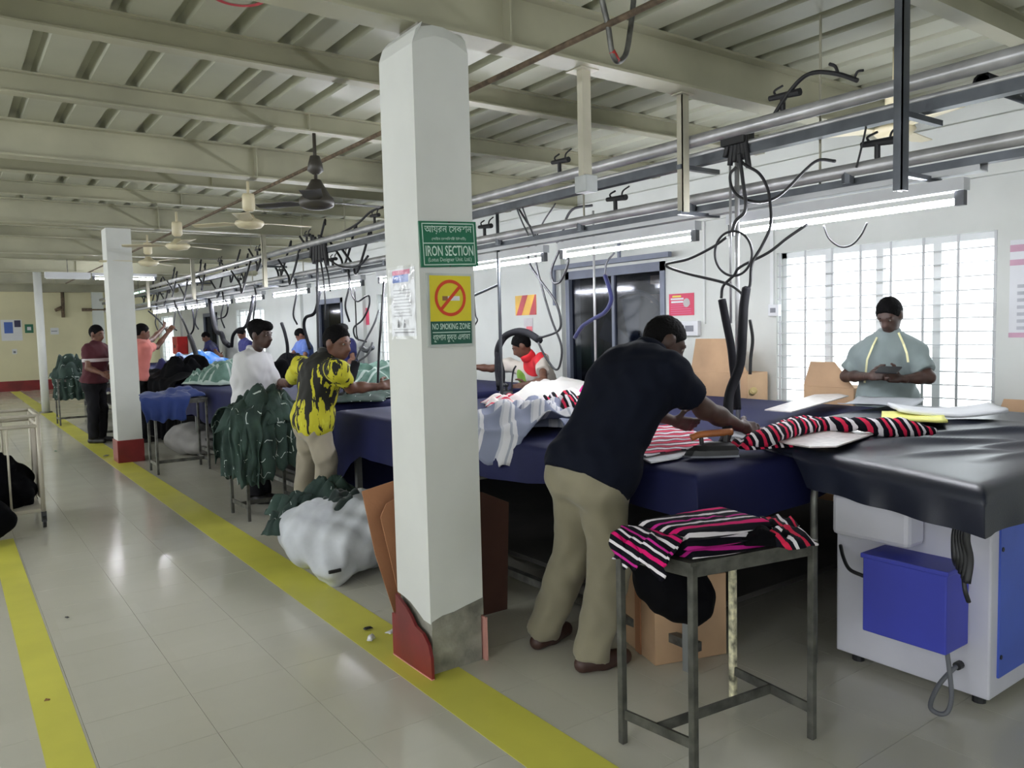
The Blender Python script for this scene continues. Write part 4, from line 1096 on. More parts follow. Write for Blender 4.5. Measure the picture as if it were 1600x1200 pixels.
cloth('plastic_sleeve', 14, 18, lambda u, v: (1.6285 - .006 * max(0, wob(u * 5, v * 7, 2)), 3.175 - .24 * u, 1.465 + .318 * v), m_plas, po, 0)

# wall notices on the window wall (plane x = XR, read from -x so image right is -y)
def wl(x): return lambda a, b: Vector((x, -a, b))
w1 = XR - .004
st = thing('striped_sign', 'red and orange diagonally striped square sign on the white wall', 'sign', (w1, 7.6, 1.78))
yc, zc = 7.635, 1.778
panel('board', (-yc - .21, -yc + .21, zc - .12, zc + .12), wl(w1), (.003, 0, 0), mat('sign_orange', (226, 176, 56), .45), st)
for pts in (((-.06, .12), (.05, .12), (-.08, -.12), (-.19, -.12)), ((.19, .12), (.21, .12), (.21, -.12), (.07, -.12))):
    b = MB(); b.add([wl(w1 - .003)(-yc + a, zc + c) for a, c in pts], [(0, 1, 2, 3)]); obj('stripe', b, mat('sign_crimson', (180, 44, 54), .45), st, fix=False)
def notice(name, label, y0, y1, z0, z1, base, head, lines, ink, xw=w1, plane=wl):
    n = thing(name, label, 'notice', (xw, (y0 + y1) / 2, z0))
    panel('sheet', (-y1, -y0, z0, z1), plane(xw), (.002, 0, 0), base, n)
    w = y1 - y0; h = z1 - z0
    for r, m in head: flat('heading', (-y1 + w * r[0], -y1 + w * r[1], z0 + h * r[2], z0 + h * r[3]), plane(xw - .003), m, n)
    for k in range(lines):
        zz = z0 + h * (.08 + .5 * k / max(1, lines)); flat('text_line', (-y1 + w * .08, -y1 + w * (.92 - .25 * hsh(k, y0)), zz, zz + h * .035), plane(xw - .003), ink, n)
    return n
nt = notice('notice', 'crimson safety notice with white print right of the dark doorway', 5.0, 5.315, 1.585, 1.795, m_redp, [((.15, .5, .84, .92), m_signy), ((.08, .6, .72, .80), m_paper), ((.1, .58, .58, .67), m_paper)], 5, m_pinkp)
obj('round_emblem', ringmb((-5.09, 1.705), .0, .042, wl(w1 - .0035)), mat('emblem_grey', (170, 165, 165), .5), nt, fix=False)
notice('notice', 'small pink and grey notice below the striped sign', 7.5, 7.68, 1.36, 1.62, mat('notice_pale', (196, 190, 192), .6), [((.3, .95, .1, .62), mat('notice_pink', (226, 120, 130), .6))], 4, m_ink)
notice('notice', 'small red notice beside the dark blue panel behind the man in yellow', 11.95, 12.4, 1.62, 1.9, m_redp, [((.1, .9, .75, .85), m_pinkp)], 4, m_pinkp)
notice('wall_chart', 'tall white wall chart with mauve header bars at the right edge', 1.7, 2.3, 1.36, 2.0, m_paper, [((.0, 1, .88, .95), mat('mauve', (190, 150, 170), .6)), ((.0, 1, .74, .80), MATS['mauve']), ((.0, 1, 0, .05), MATS['mauve'])], 7, mat('pale_ink', (176, 178, 186), .6))
def bk(y): return lambda a, b: Vector((a, y, b))
yb = YB - .004
n = thing('notice_board', 'white notice sheet with a dark blue picture on the cream back wall', 'notice', (1.65, yb, 1.6)); panel('sheet', (1.42, 1.95, 1.5, 2.12), bk(yb), (0, .003, 0), m_paper, n); flat('picture', (1.5, 1.72, 1.72, 2.05), bk(yb - .003), m_bluep, n); flat('picture', (1.76, 1.92, 1.9, 2.1), bk(yb - .003), mat('dark_print', (54, 52, 84), .5), n)
n = thing('notice', 'small green and white notice on the cream back wall', 'notice', (2.12, yb, 1.72)); panel('sheet', (2.02, 2.24, 1.72, 1.98), bk(yb), (0, .003, 0), m_green, n); flat('arrow', (2.08, 2.18, 1.8, 1.9), bk(yb - .003), m_paper, n)
n = thing('wall_socket', 'small white switch plate low on the cream back wall', 'switch', (1.7, yb, 1.1)); panel('plate', (1.66, 1.78, 1.1, 1.25), bk(yb), (0, -.02, 0), m_paper, n); flat('rocker', (1.69, 1.75, 1.13, 1.19), bk(yb - .021), m_ink, n)
n = thing('notice', 'pale blank sheet on the cream back wall right of the green notice', 'notice', (2.75, yb, 1.75)); panel('sheet', (2.68, 2.9, 1.66, 1.86), bk(yb), (0, .003, 0), m_paper, n); flat('text_line', (2.7, 2.86, 1.75, 1.77), bk(yb - .003), m_ink, n)
ex = thing('exit_light', 'glowing green exit light box hanging far down the hall', 'exit sign', (3.73, 20.0, 2.5)); b = MB(); b.rbox((3.62, 19.97, 2.44), (3.92, 20.03, 2.62), .01); obj('box', b, m_green, ex); flat('lit_face', (3.63, 3.91, 2.50, 2.60), bk(19.968), emis('exit_glow', (190, 255, 220), 3.0), ex)
b = MB(); b.cyl((3.77, 20, 2.62), (3.77, 20, 2.93), .008, n=6); obj('rod', b, m_steel, ex)
fbx = thing('fire_hose_box', 'red fire box on the far end of the window wall', 'fire box', (5.6, 24.2, 1.0)); b = MB(); b.rbox((5.45, 23.9, 1.0), (5.74, 24.5, 1.5), .01); obj('case', b, mat('fire_red', (190, 32, 36), .45), fbx); b = MB(); b.cyl((5.44, 24.2, 1.22), (5.45, 24.2, 1.22), .05); obj('handle', b, m_blk, fbx)
# ring painted on the deck
b = ringmb((1.2, 3.74), .10, .125, lambda a, c: Vector((a, c, ZC - .002)), 40); o = obj('ceiling_mark', b, mat('faded_red_paint', (190, 70, 80), .6), None, fix=False); tag(o, 'faded red painted ring on the ceiling deck at the top edge', 'painted mark')
# switches and wiring on the wall
def wall_box(y, z, w, h, label, m=None):
    t = thing('switch_box', label, 'switch', (XR - .02, y, z)); b = MB(); b.rbox((XR - .05, y - w / 2, z - h / 2), (XR, y + w / 2, z + h / 2), .006); obj('case', b, m or m_paper, t)
    b = MB(); b.box((XR - .054, y - w / 4, z - h / 5), (XR - .05, y + w / 4, z + h / 5)); obj('switch_face', b, m_ink, t); return t
wall_box(5.02, 1.46, .2, .14, 'white switch box directly under the crimson notice'); wall_box(4.1, 1.60, .1, .1, 'white socket plate between the notice and the barred window')
b = MB(); b.box((XR - .02, 4.86, 1.5), (XR, 4.875, 2.44)); o = obj('cable_trunking', b, m_frame); tag(o, 'slim white cable trunking running up the wall beside the crimson notice', 'trunking')
b = MB(); b.box((XR - .02, 4.12, 1.65), (XR, 4.15, 2.44)); o = obj('cable_trunking', b, m_frame); tag(o, 'slim white cable trunking up to the ring beam left of the barred window', 'trunking')

# ================================================================== FANS
m_fanw = mat('cream_fan_enamel', (206, 196, 164), .4, var=.05); m_fand = mat('dark_fan_enamel', (62, 58, 52), .45, var=.1)
def fan(p, label, m, top, rot=0.3, r=.52, s=1.0):
    x, y, z = p; f_ = thing('ceiling_fan', label, 'fan', (x, y, z), 'ceiling fans under the conduit')
    b = MB(); b.cyl((x, y, z + .14), (x, y, top), .012, n=8); obj('rod', b, m, f_, True)
    dish = m is m_fanw
    b = MB(); b.lathe([(.0, .24), (.045, .24), (.05, .22), (.05, .12), (.03, .10), (0, .10)] if dish else [(.0, .29), (.03, .29), (.045, .24), (.05, .20), (.02, .18)], (x, y, z), 16); obj('canopy', b, m, f_, True)
    b = MB(); b.lathe([(.0, .08), (.03, .075), (.05, .045), (.11, .02), (.118, .0), (.09, -.03), (0, -.045)] if dish else [(.0, .15), (.03, .145), (.05, .11), (.085, .05), (.105, .03), (.11, .0), (.10, -.02), (.06, -.035), (0, -.04)], (x, y, z), 22); obj('motor', b, m, f_, True)
    for k in range(3):
        a = rot + k * 2 * math.pi / 3; d = Vector((math.cos(a), math.sin(a), 0)); e = Vector((-math.sin(a), math.cos(a), 0)); c = Vector((x, y, z + .005))
        b = MB(); b.prism([c + d * .09 - e * .025, c + d * r * .4 - e * .055, c + d * r - e * .065 , c + d * (r + .02), c + d * r + e * .06 + Vector((0, 0, .012)), c + d * r * .4 + e * .05 + Vector((0, 0, .012)), c + d * .09 + e * .02], (0, 0, .004)); obj('blade', b, m, f_)
    return f_
fan((*at(495, 318, z=2.31)[:2], 2.31), 'dark brown ceiling fan hanging left of the near column', m_fand, cz, 2.15, .42)
fan((*at(390, 350, z=2.40)[:2], 2.40), 'cream ceiling fan, first of three beyond the dark one', m_fanw, cz, .1)
fan((*at(278, 385, z=2.40)[:2], 2.40), 'cream ceiling fan, second beyond the dark one', m_fanw, cz, .5)
fan((*at(232, 411, z=2.40)[:2], 2.40), 'cream ceiling fan, farthest one near the second column', m_fanw, cz, .9)
pf = at(1397, 205, x=4.55); fan((pf.x, pf.y, pf.z), 'white ceiling fan at the upper right above the barred window', m_fanw, ZC, .15, .45)
b = MB(); u = [(940, -4), (950, 40), (956, 80), (965, 96), (978, 84), (985, 45), (990, 0)]
ph_ = [at(a, c, y=2.45) for a, c in u]; b.tube([ph_[0] + Vector((0, 0, .06))] + ph_[0:] + [ph_[-1] + Vector((0, 0, .06))], .012, 8)
o = thing('fan_hook', 'grey U shaped pipe hook hanging from the deck near the top edge', 'hook', tuple(ph_[3])); obj('bend', b, m_steel, o, True)
b = MB(); b.tube([ph_[2], ph_[3]], .0135, 8, 0); obj('red_tape', b, mat('red_tape', (150, 40, 36), .6), o, True)

# ================================================================== STOOLS
def stool(c4, h, label, m=m_steel, drip=None, brace=True, w=.0125, group='steel work stools'):
    cx_ = sum(c[0] for c in c4) / 4; cy_ = sum(c[1] for c in c4) / 4
    s = thing('steel_stool', label, 'stool', (cx_, cy_, 0), group)
    for i, (x, y) in enumerate(c4):
        b = MB(); b.rbox((x - w, y - w, 0), (x + w, y + w, h), .003)
        obj('leg', b, drip if (drip and i == 3) else m, s)
    C = [Vector((x, y, 0)) for x, y in c4]
    for i in range(4):
        a, c = C[i], C[(i + 1) % 4]; b = MB(); b.bar(a + Vector((0, 0, h - .02)), c + Vector((0, 0, h - .02)), .012, .04); obj('top_rail', b, m, s)
    b = MB(); ctr = (C[0] + C[1] + C[2] + C[3]) / 4
    b.prism([Vector((p.x, p.y, h)) + (p - ctr).normalized() * .02 for p in C], (0, 0, .012)); obj('top_plate', b, m, s)
    if brace:
        for i in (0, 2):
            b = MB(); b.bar(C[i] + Vector((0, 0, .11)), C[i + 1] + Vector((0, 0, .11)), .01, .035); obj('foot_rail', b, m, s)
        b = MB(); b.bar((C[0] + C[1]) / 2 + Vector((0, 0, .11)), (C[2] + C[3]) / 2 + Vector((0, 0, .11)), .01, .035); obj('cross_rail', b, m, s)
    return s
m_steeld = mat('dark_steel_stool', (70, 70, 65), .55, .15, var=.3, vscale=16)
m_drip = mat('paint_dripped_leg', (170, 166, 140), .6, .0, var=.5, vscale=24)
ST1 = [(1.90, 2.00), (1.935, 1.70), (2.45, 1.60), (2.49, 1.98)]
stool(ST1, .715, 'near steel stool carrying folded pink and white striped garments', m_steeld, m_drip)
stool([(1.905, 6.72), (1.915, 6.31), (2.36, 6.31), (2.36, 6.72)], .82, 'steel stool buried under the heap of green checked garments', m_steeld)
stool([(1.82, 9.52), (1.82, 9.15), (2.36, 9.15), (2.36, 9.52)], .80, 'steel stool with dark blue cloth right of the second column', m_steel)
stool([(1.80, 13.2), (1.80, 12.78), (2.3, 12.78), (2.3, 13.2)], .82, 'steel stool with a pale cloth left of the second column', m_steel)
stool([(1.58, 16.1), (1.58, 15.65), (2.1, 15.65), (2.1, 16.1)], .80, 'farthest steel stool under a mound of green garments', m_steel)

# ================================================================== GARMENTS
def stripe_mat(name, dirv, period, bands, wobble=.03, rough=.85):
    m, t = newmat(name); v = t.coords('Object')
    dp = t.add('ShaderNodeVectorMath', operation='DOT_PRODUCT'); t.link(v, dp.inputs[0]); dp.inputs[1].default_value = dirv
    n = t.noise(v, 6, 3)
    k = t.math('FRACT', t.math('ADD', t.math('DIVIDE', dp.outputs['Value'], period), t.math('MULTIPLY', n, wobble / period)))
    st_ = []; x = 0; tot = sum(b_[0] for b_ in bands)
    for wd, c in bands: st_.append((x / tot, c)); x += wd
    t.color(t.ramp(k, st_, 'CONSTANT')); t.b.inputs['Roughness'].default_value = rough; t.b.inputs['Specular IOR Level'].default_value = .15
    return m
BLK = (13, 12, 22); WHT = (222, 216, 222); MAG = (210, 24, 108); VIO = (190, 40, 140); RED = (206, 40, 76); PNK = (208, 70, 96)
BANDS = [(.026, BLK), (.014, WHT), (.026, BLK), (.02, MAG), (.02, BLK), (.012, WHT), (.018, BLK), (.012, VIO)]
m_str1 = stripe_mat('pink_black_stripe_knit', (.30, .95, .75), .20, BANDS, .012)
m_str2 = stripe_mat('pink_black_stripe_knit_side', (.9, -.2, .9), .12, BANDS, .02)
m_str3 = stripe_mat('red_white_bold_stripe', (.40, .85, .0), .118, [(.026, WHT), (.010, (40, 20, 34)), (.030, PNK), (.010, (40, 20, 34))], .0)
m_str4 = stripe_mat('pink_black_twist', (.95, -.55, .45), .16, [(.022, BLK), (.018, RED), (.016, BLK), (.014, WHT), (.03, BLK), (.02, RED), (.02, BLK), (.02, WHT)], .05)
m_gcheck, t = newmat('green_check_cotton')
_u = t.add('ShaderNodeUVMap'); _s = t.add('ShaderNodeSeparateXYZ'); t.link(_u.outputs[0], _s.inputs[0])
_v = t.coords('Object')
def _line(out, per, w): return t.math('LESS_THAN', t.math('FRACT', t.math('DIVIDE', out, per)), w)
_ln = t.math('MAXIMUM', _line(_s.outputs['X'], .16, .035), t.math('MULTIPLY', _line(_s.outputs['Y'], .13, .05), 1.0))
_br = t.math('GREATER_THAN', t.noise(_v, 11, 2), .56)
_base = t.ramp(t.noise(_v, 5, 3), [(.3, (24, 42, 38)), (.7, (52, 74, 66))])
t.color(t.mix(t.math('MULTIPLY', _ln, _br), _base, (186, 196, 192))); t.b.inputs['Roughness'].default_value = .85
m_gcheckl, t = newmat('pale_green_check_cotton')
_u = t.add('ShaderNodeUVMap'); _s = t.add('ShaderNodeSeparateXYZ'); t.link(_u.outputs[0], _s.inputs[0]); _v = t.coords('Object')
_ln = t.math('MAXIMUM', _line(_s.outputs['X'], .12, .14), _line(_s.outputs['Y'], .12, .14))
t.color(t.mix(t.math('MULTIPLY', _ln, .8), t.ramp(t.noise(_v, 6, 3), [(.3, (58, 92, 80)), (.7, (112, 142, 130))]), (176, 190, 184))); t.b.inputs['Roughness'].default_value = .85
m_gstripe = stripe_mat('grey_white_wide_stripe', (.85, -.45, -.3), .155, [(.085, (128, 134, 154)), (.012, (186, 188, 196)), (.03, (206, 206, 210)), (.012, (160, 164, 176)), (.02, (206, 206, 210))], .02)
m_black = cloth_mat('black_cotton', (9, 9, 12), .95, .0, spec=.08); m_bluec = cloth_mat('dark_blue_cotton', (34, 54, 112), .8, .2)
m_cyan = cloth_mat('bright_blue_plastic', (18, 112, 196), .4, .1); m_whitec = cloth_mat('white_cotton', (222, 220, 216), .8, .1, .03)
m_purple = cloth_mat('violet_blue_cotton', (72, 66, 150), .7, .2)

def garment(name, label, ctr, size, rot, zf, m, seed, h=.05, folds=3, nu=26, nv=20, thick=.006, group=None, cat='garment', uvs=(.6, .5), edge=.02, clip=None):
    """crumpled cloth lying on a surface of height zf(x,y)"""
    cs, sn = math.cos(rot), math.sin(rot)
    def fn(u, v):
        a = (u - .5) * size[0]; b_ = (v - .5) * size[1]
        a *= 1 + .10 * wob(v * 4, seed, seed); b_ *= 1 + .12 * wob(u * 4, seed * 2, seed)
        x = ctr[0] + a * cs - b_ * sn; y = ctr[1] + a * sn + b_ * cs
        d = min(u, 1 - u, v, 1 - v) * 2; dome = min(1, d / .55); dome = dome * (2 - dome)
        f_ = .5 + .5 * math.sin((u * math.cos(seed) + v * math.sin(seed)) * 6.28 * folds + 2.2 * wob(u * 3, v * 3, seed))
        f2 = .5 + .5 * math.sin((u * math.sin(seed * 2) - v * math.cos(seed * 2)) * 6.28 * (folds + 1.7) + 2 * wob(u * 4, v * 2, seed + 3))
        return (x, y, zf(x, y) + edge * .3 + dome * h * (.35 + .4 * f_ + .25 * f2) + .004)
    o = cloth(name, nu, nv, fn, m, None, thick, uvs); tag(o, label, cat, group); return o

def draped(label, edge_pt, out, width, top_len, hang, ztop, m, seed, group=None, name='garment', folds=3.5, cat='garment', bulge=.05, nu=26, nv=30, fold_amp=.03, uvs=None, round_=.05):
    """cloth lying on a top and hanging over its edge. out = outward horizontal unit vector"""
    o_ = Vector((*out, 0)).normalized(); s_ = Vector((-o_.y, o_.x, 0)); e = Vector((*edge_pt, 0))
    L = top_len + hang
    def fn(u, v):
        d = v * L; k = (u - .5) * width
        if d < top_len: off = -(top_len - d); z = ztop + bulge * math.sin(min(1, (top_len - d) / top_len) * math.pi * .9) * (.6 + .4 * wob(u * 5, v * 4, seed)) + .012
        else:
            q = d - top_len; off = round_ * (1 - math.exp(-q / round_)) ; z = ztop + .012 - max(0, q - round_ * .6 * (1 - math.exp(-q / round_)))
            off += fold_amp * (.8 + .6 * q) * math.sin(u * folds * 6.28 + seed + 1.2 * wob(u * 3, q * 3, seed)) * min(1, q / .2)
            z += .03 * wob(u * 7, 1, seed)
            k *= 1 - .22 * min(1, q / max(.2, hang))
        k += .02 * wob(v * 6, u * 2, seed)
        p = e + o_ * off + s_ * k
        return (p.x, p.y, max(.02, z))
    ob = cloth(name, nu, nv, fn, m, None, .006, uvs or (width, L)); tag(ob, label, cat, group); return ob

TT = lambda x, y: TZ + .006
# near stool: folded striped garments
sA, sB, sC, sD = ST1
def lerp2(a, c, t_): return (a[0] + (c[0] - a[0]) * t_, a[1] + (c[1] - a[1]) * t_)
def folded(label, quad, z0, z1, m, seed, group, tilt=0):
    mb = cover('garment', quad, z1, lambda u, v: z0, 16, 12, m, None, lambda x, y: .006 * wob(x * 18, y * 18, seed) + .004 * wob(x * 40, y * 30, seed), r=.03, ns=3)
    tag(mb, label, 'garment', group); return mb
g1 = 'striped garments on the near stool'
folded('lowest folded black and pink striped garment on the near stool', [(1.94, 1.70), (2.34, 1.635), (2.36, 1.93), (1.92, 1.98)], .735, .762, m_str1, 1.1, g1)
folded('middle folded black and pink striped garment on the near stool', [(1.93, 1.715), (2.30, 1.66), (2.34, 1.96), (1.93, 1.99)], .762, .788, m_str1, 2.3, g1)
folded('top folded garment with white and magenta stripes on the near stool', [(1.955, 1.73), (2.31, 1.665), (2.355, 1.93), (1.955, 1.975)], .788, .815, m_str1, 3.7, g1)
draped('striped garment end hanging over the left side of the near stool', (1.885, 1.86), (-1, -.1), .26, .08, .12, .77, m_str2, 1.5, g1, fold_amp=.012, bulge=.02)
for k, (px, py) in enumerate(((1208, 822), (1222, 838), (1196, 838))):
    p = at(px, py, z=.76); garment('garment', ('crumpled striped sleeve at the right end of the near stool', 'small striped bundle on the right corner of the near stool', 'dark crumpled garment end behind the folded stack on the near stool')[k], (p.x, p.y), (.2, .14), .4 + k, lambda x, y: .735, m_str4 if k != 2 else m_black, 2.0 + k, .055, 2, 16, 12, group=g1)
Pb = [ell((2.06, 1.93, .60), (.12, .13, .13), np.eye(3)), ell((2.10, 1.87, .52), (.10, .11, .09), np.eye(3)), cap((1.95, 1.98, .70), (2.15, 1.80, .70), .05)]
V_, F_ = sdf_mesh(Pb, .012, .06, (.006, 30, 1.0)); me = bpy.data.meshes.new('cloth_bag'); me.from_pydata(V_.tolist(), [], F_.tolist()); o = link_mesh('cloth_bag', me, m_black, None, True); tag(o, 'black cloth bag sagging below the near stool top', 'bag')

# heap of green checked garments over the stool in the aisle
g2 = 'green checked garments heaped on the stool'
cxs, cys = 2.12, 6.50
hl = ['green checked garment hanging at the left front of the aisle heap', 'green checked garment hanging at the front of the aisle heap', 'green checked garment hanging at the right front of the aisle heap', 'green checked garment on the left side of the aisle heap',
      'green checked garment on the right side of the aisle heap', 'long green checked garment reaching lowest at the front of the aisle heap', 'green checked garment bulging at the back of the aisle heap', 'green checked garment trailing at the back left of the aisle heap']
for i, (ex_, ey_, ox, oy, w, hg) in enumerate(((1.90, 6.40, -1, -.35, .30, .52), (2.0, 6.29, -.25, -1, .30, .58), (2.25, 6.29, .2, -1, .30, .50), (1.89, 6.62, -1, .1, .32, .55), (2.36, 6.40, .6, -.8, .26, .30), (1.93, 6.31, -.6, -.8, .26, .62), (2.2, 6.74, .1, 1, .40, .35), (1.93, 6.74, -.5, .9, .36, .45))):
    draped(hl[i], (ex_, ey_), (ox, oy), w, .26, hg, .84 + .02 * (i % 3), m_gcheck, 1.0 + i * 1.7, g2, bulge=.10, fold_amp=.022, folds=2.5)
for i in range(4):
    garment('garment', ('crumpled green checked garment on top of the aisle heap', 'green checked garment lying left on top of the aisle heap', 'green checked garment lying right on top of the aisle heap', 'green checked garment at the crown of the aisle heap')[i], (cxs + (-.02, -.1, .1, .02)[i], cys + (.0, .08, -.05, -.05)[i]), (.42, .38), i * .9, (lambda k: lambda x, y: .80 + .03 * k - .5 * max(0, math.hypot(x - 2.12, y - 6.5) - .12))(i), m_gcheck, 3.3 + i, .20, 3.5, group=g2)
# sack with green garments
Sx, Sy = 2.02, 4.66
P_ = [ell((1.98, 4.62, .20), (.33, .34, .21), np.eye(3)), ell((2.12, 4.60, .26), (.24, .30, .22), np.eye(3)), ell((1.84, 4.72, .24), (.22, .26, .20), np.eye(3)), ell((1.82, 4.36, .10), (.12, .12, .10), np.eye(3))]
V_, F_ = sdf_mesh(P_, .014, .07, (.013, 17, 2.0), clips=[((0, 0, .004), (0, 0, -1))]); me = bpy.data.meshes.new('sack'); me.from_pydata(V_.tolist(), [], F_.tolist())
m_sack = mat('white_woven_sack', (186, 190, 196), .6, var=.08, vscale=5, bump=.5, bscale=9)
sk = thing('sack', 'bulging white woven sack stuffed with green garments left of the near column', 'sack', (2.0, 4.62, 0)); link_mesh('sack_body', me, m_sack, sk, True)
for px, py, w_ in ((492, 868, .022), (521, 893, .03), (530, 891, .012)):
    q = at(px, py, z=.12); dv = (Vector((0, 0, EYE)) - q).normalized()
    for k in range(40):            # push the mark out to the sack surface
        if min(((q.x - a[0]) ** 2 + (q.y - a[1]) ** 2 + (q.z - a[2]) ** 2) for a in V_[::7]) < .0009: break
        q = q - dv * .02
    b = MB(); b.rbox((q.x - w_, q.y - .008, q.z - .010), (q.x + w_, q.y + .008, q.z + .010), .004); obj('print_mark', b, m_blk, sk)
g3 = 'green garments spilling from the sack'
for i, (px, py, w, d_, z_) in enumerate(((465, 790, .34, .30, .36), (512, 765, .36, .30, .44), (540, 785, .26, .26, .42), (440, 815, .16, .3, .30))):
    p = at(px, py, z=z_); garment('garment', ('green checked garment spilling over the left rim of the white sack', 'green checked garment on top of the white sack', 'dark green garment on the sack beside the cardboard', 'green garment end poking from the lower left of the white sack')[i], (p.x, p.y), (w, d_), i * .8, (lambda z0: lambda x, y: z0 - .06)(z_), m_gcheck if i != 2 else cloth_mat('dark_green_cotton', (30, 44, 42)), 5.0 + i, .14, 2.5, group=g3)
P_ = [ell((2.12, 3.80, .52), (.24, .16, .21), np.eye(3)), ell((2.2, 3.80, .25), (.2, .2, .25), np.eye(3))]
V_, F_ = sdf_mesh(P_, .014, .10, (.008, 14, 1.0), clips=[((0, 0, .004), (0, 0, -1))]); me = bpy.data.meshes.new('sack'); me.from_pydata(V_.tolist(), [], F_.tolist()); o = link_mesh('sack', me, m_sack, None, True); tag(o, 'white sack standing behind the brown cardboard sheets', 'sack')

# cardboard sheets leaning behind the near column
m_card = mat('brown_cardboard', (160, 112, 80), .85, var=.08, vscale=3, bump=.1, bscale=60); m_card2 = mat('red_brown_board', (84, 54, 44), .8, var=.08)
m_cardp = mat('pale_cardboard', (182, 150, 118), .85, var=.08)
def leaning(label, pts, y0, lean, m, th=.006):
    b = MB(); P = [Vector((x, y0 - lean * z, z)) for x, z in pts]; b.prism(P, (0, th, 0)); o = obj('cardboard_sheet', b, m); tag(o, label, 'cardboard', 'cardboard sheets leaning on the near column'); return o
leaning('tall brown cardboard sheet leaning behind the near column, its left corner sticking out', [(1.53, .765), (1.74, .80), (2.0, .83), (2.0, .004), (1.745, .004), (1.60, .45)], 3.40, .10, m_card)
leaning('shorter brown cardboard flap in front of the tall cardboard sheet', [(1.60, .64), (1.63, .70), (1.78, .75), (1.98, .75), (1.98, .004), (1.755, .004)], 3.335, .08, m_card)
leaning('red brown board leaning at the right of the near column', [(1.96, .70), (2.20, .665), (2.37, .585), (2.36, .004), (1.96, .004)], 3.36, .04, m_card2)
# carton under the table
ct = thing('carton', 'open brown carton on the floor under the near table behind the stool', 'box', (2.66, 2.42, 0))
cR = Matrix.Rotation(math.radians(-18), 3, 'Z')
b = MB(); b.obox((2.68, 2.48, .19), (.36, .34, .375), cR); obj('carton_body', b, m_cardp, ct)
b = MB(); q = Vector((2.68, 2.48, 0)) + cR @ Vector((-.186, -.02, .19)); b.obox(q, (.006, .05, .37), cR); obj('torn_flap', b, m_card, ct)
b = MB(); q = Vector((2.68, 2.48, 0)) + cR @ Vector((-.02, -.175, .19)); b.obox(q, (.05, .006, .37), cR); obj('tape_strip', b, m_card, ct)

# wheeled cage with dark cloth at the left edge
m_cage = mat('cream_cage_paint', (186, 180, 164), .45, .1, var=.1)
cg = thing('cage_trolley', 'cream wheeled cage trolley full of dark cloth at the left edge', 'trolley', (.05, 7.6, 0))
cx0, cx1, cy0, cy1 = -.5, .575, 7.25, 7.95
for x, y in ((cx0, cy0), (cx1, cy0), (cx1, cy1), (cx0, cy1)):
    b = MB(); b.cyl((x, y, .12), (x, y, .90), .017, n=8); obj('post', b, m_cage, cg, True)
    b = MB(); b.cyl((x - .012, y, .05), (x + .012, y, .05), .05, n=14); b.box((x - .018, y - .02, .05), (x + .018, y + .02, .13)); obj('caster', b, m_blk, cg)
for z in (.90, .82):
    for p, q in (((cx0, cy0), (cx1, cy0)), ((cx1, cy0), (cx1, cy1)), ((cx1, cy1), (cx0, cy1)), ((cx0, cy1), (cx0, cy0))):
        b = MB(); b.cyl((*p, z), (*q, z), .014, n=8); obj('rail', b, m_cage, cg, True)
for k in range(1, 5):
    x = cx0 + (cx1 - cx0) * k / 5
    for y in (cy0, cy1): b = MB(); b.cyl((x, y, .15), (x, y, .82), .009, n=6); obj('bar', b, m_cage, cg, True)
b = MB(); b.box((cx1 - .004, cy0 + .25, .2), (cx1 + .004, cy1 - .05, .85)); obj('side_sheet', b, mat('grey_sheet', (146, 136, 120), .6), cg)
b = MB(); b.rbox((cx0, cy0, .125), (cx1, cy1, .155), .006); obj('deck', b, m_cage, cg)
P_ = [ell((.0, 7.6, .38), (.50, .30, .28), np.eye(3)), ell((.3, 7.6, .30), (.24, .28, .2), np.eye(3)), ell((.46, 7.55, .26), (.10, .2, .12), np.eye(3)), ell((-.2, 7.6, .42), (.3, .28, .25), np.eye(3))]
V_, F_ = sdf_mesh(P_, .02, .05, (.02, 20, 2.0), clips=[((0, 0, .158), (0, 0, -1))]); me = bpy.data.meshes.new('cloth_bundle'); me.from_pydata(V_.tolist(), [], F_.tolist()); o = link_mesh('cloth_bundle', me, m_black, None, True); tag(o, 'dark cloth bundle filling the wheeled cage', 'cloth')
P_ = [ell((.12, 6.9, .18), (.24, .2, .18), np.eye(3)), ell((.05, 6.95, .30), (.2, .18, .14), np.eye(3))]
V_, F_ = sdf_mesh(P_, .02, .08, (.012, 16, 3.0), clips=[((0, 0, .004), (0, 0, -1))]); me = bpy.data.meshes.new('cloth_bundle'); me.from_pydata(V_.tolist(), [], F_.tolist()); o = link_mesh('cloth_bundle', me, m_black, None, True); tag(o, 'black cloth bundle on the floor in front of the cage', 'cloth')

# ---- things on the near tables
GT = lambda x, y: .952
m_board = mat('silvery_pattern_board', (206, 200, 198), .35, .1, var=.08, vscale=30)
def board(label, pts, z, m=m_board, th=.006, rise=0.0):
    b = MB(); b.prism([(x, y, z + rise * i_) for i_, (x, y) in enumerate(pts)], (0, 0, th)); o = obj('pattern_board', b, m); tag(o, label, 'board', 'pattern boards'); return o
board('silvery pattern board lying at the front of the charcoal table', [(3.05, 2.28), (2.95, 2.05), (2.93, 1.93), (3.02, 1.86), (3.70, 2.00), (3.72, 2.30)], .968)
board('pale pattern board reaching towards the window behind the striped garment', [(3.95, 2.90), (3.95, 2.72), (5.05, 3.02), (5.15, 3.16), (5.0, 3.25)], .975)
def twist(label, pts, r, m, seed, group=None):
    b = MB(); n = len(pts); b.tube(pts, r, 10, 8, radii=[r * (.55 + .6 * hsh(i, seed)) if 0 < i < n - 1 else r * .35 for i in range(n)])
    me = bpy.data.meshes.new('garment'); 
    o = obj('garment', b, m, None, True); 
    md = o.modifiers.new('crumple', 'DISPLACE'); tx = bpy.data.textures.new('crumple', 'CLOUDS'); tx.noise_scale = .05; md.texture = tx; md.strength = .03; md.mid_level = .5
    tag(o, label, 'garment', group); return o
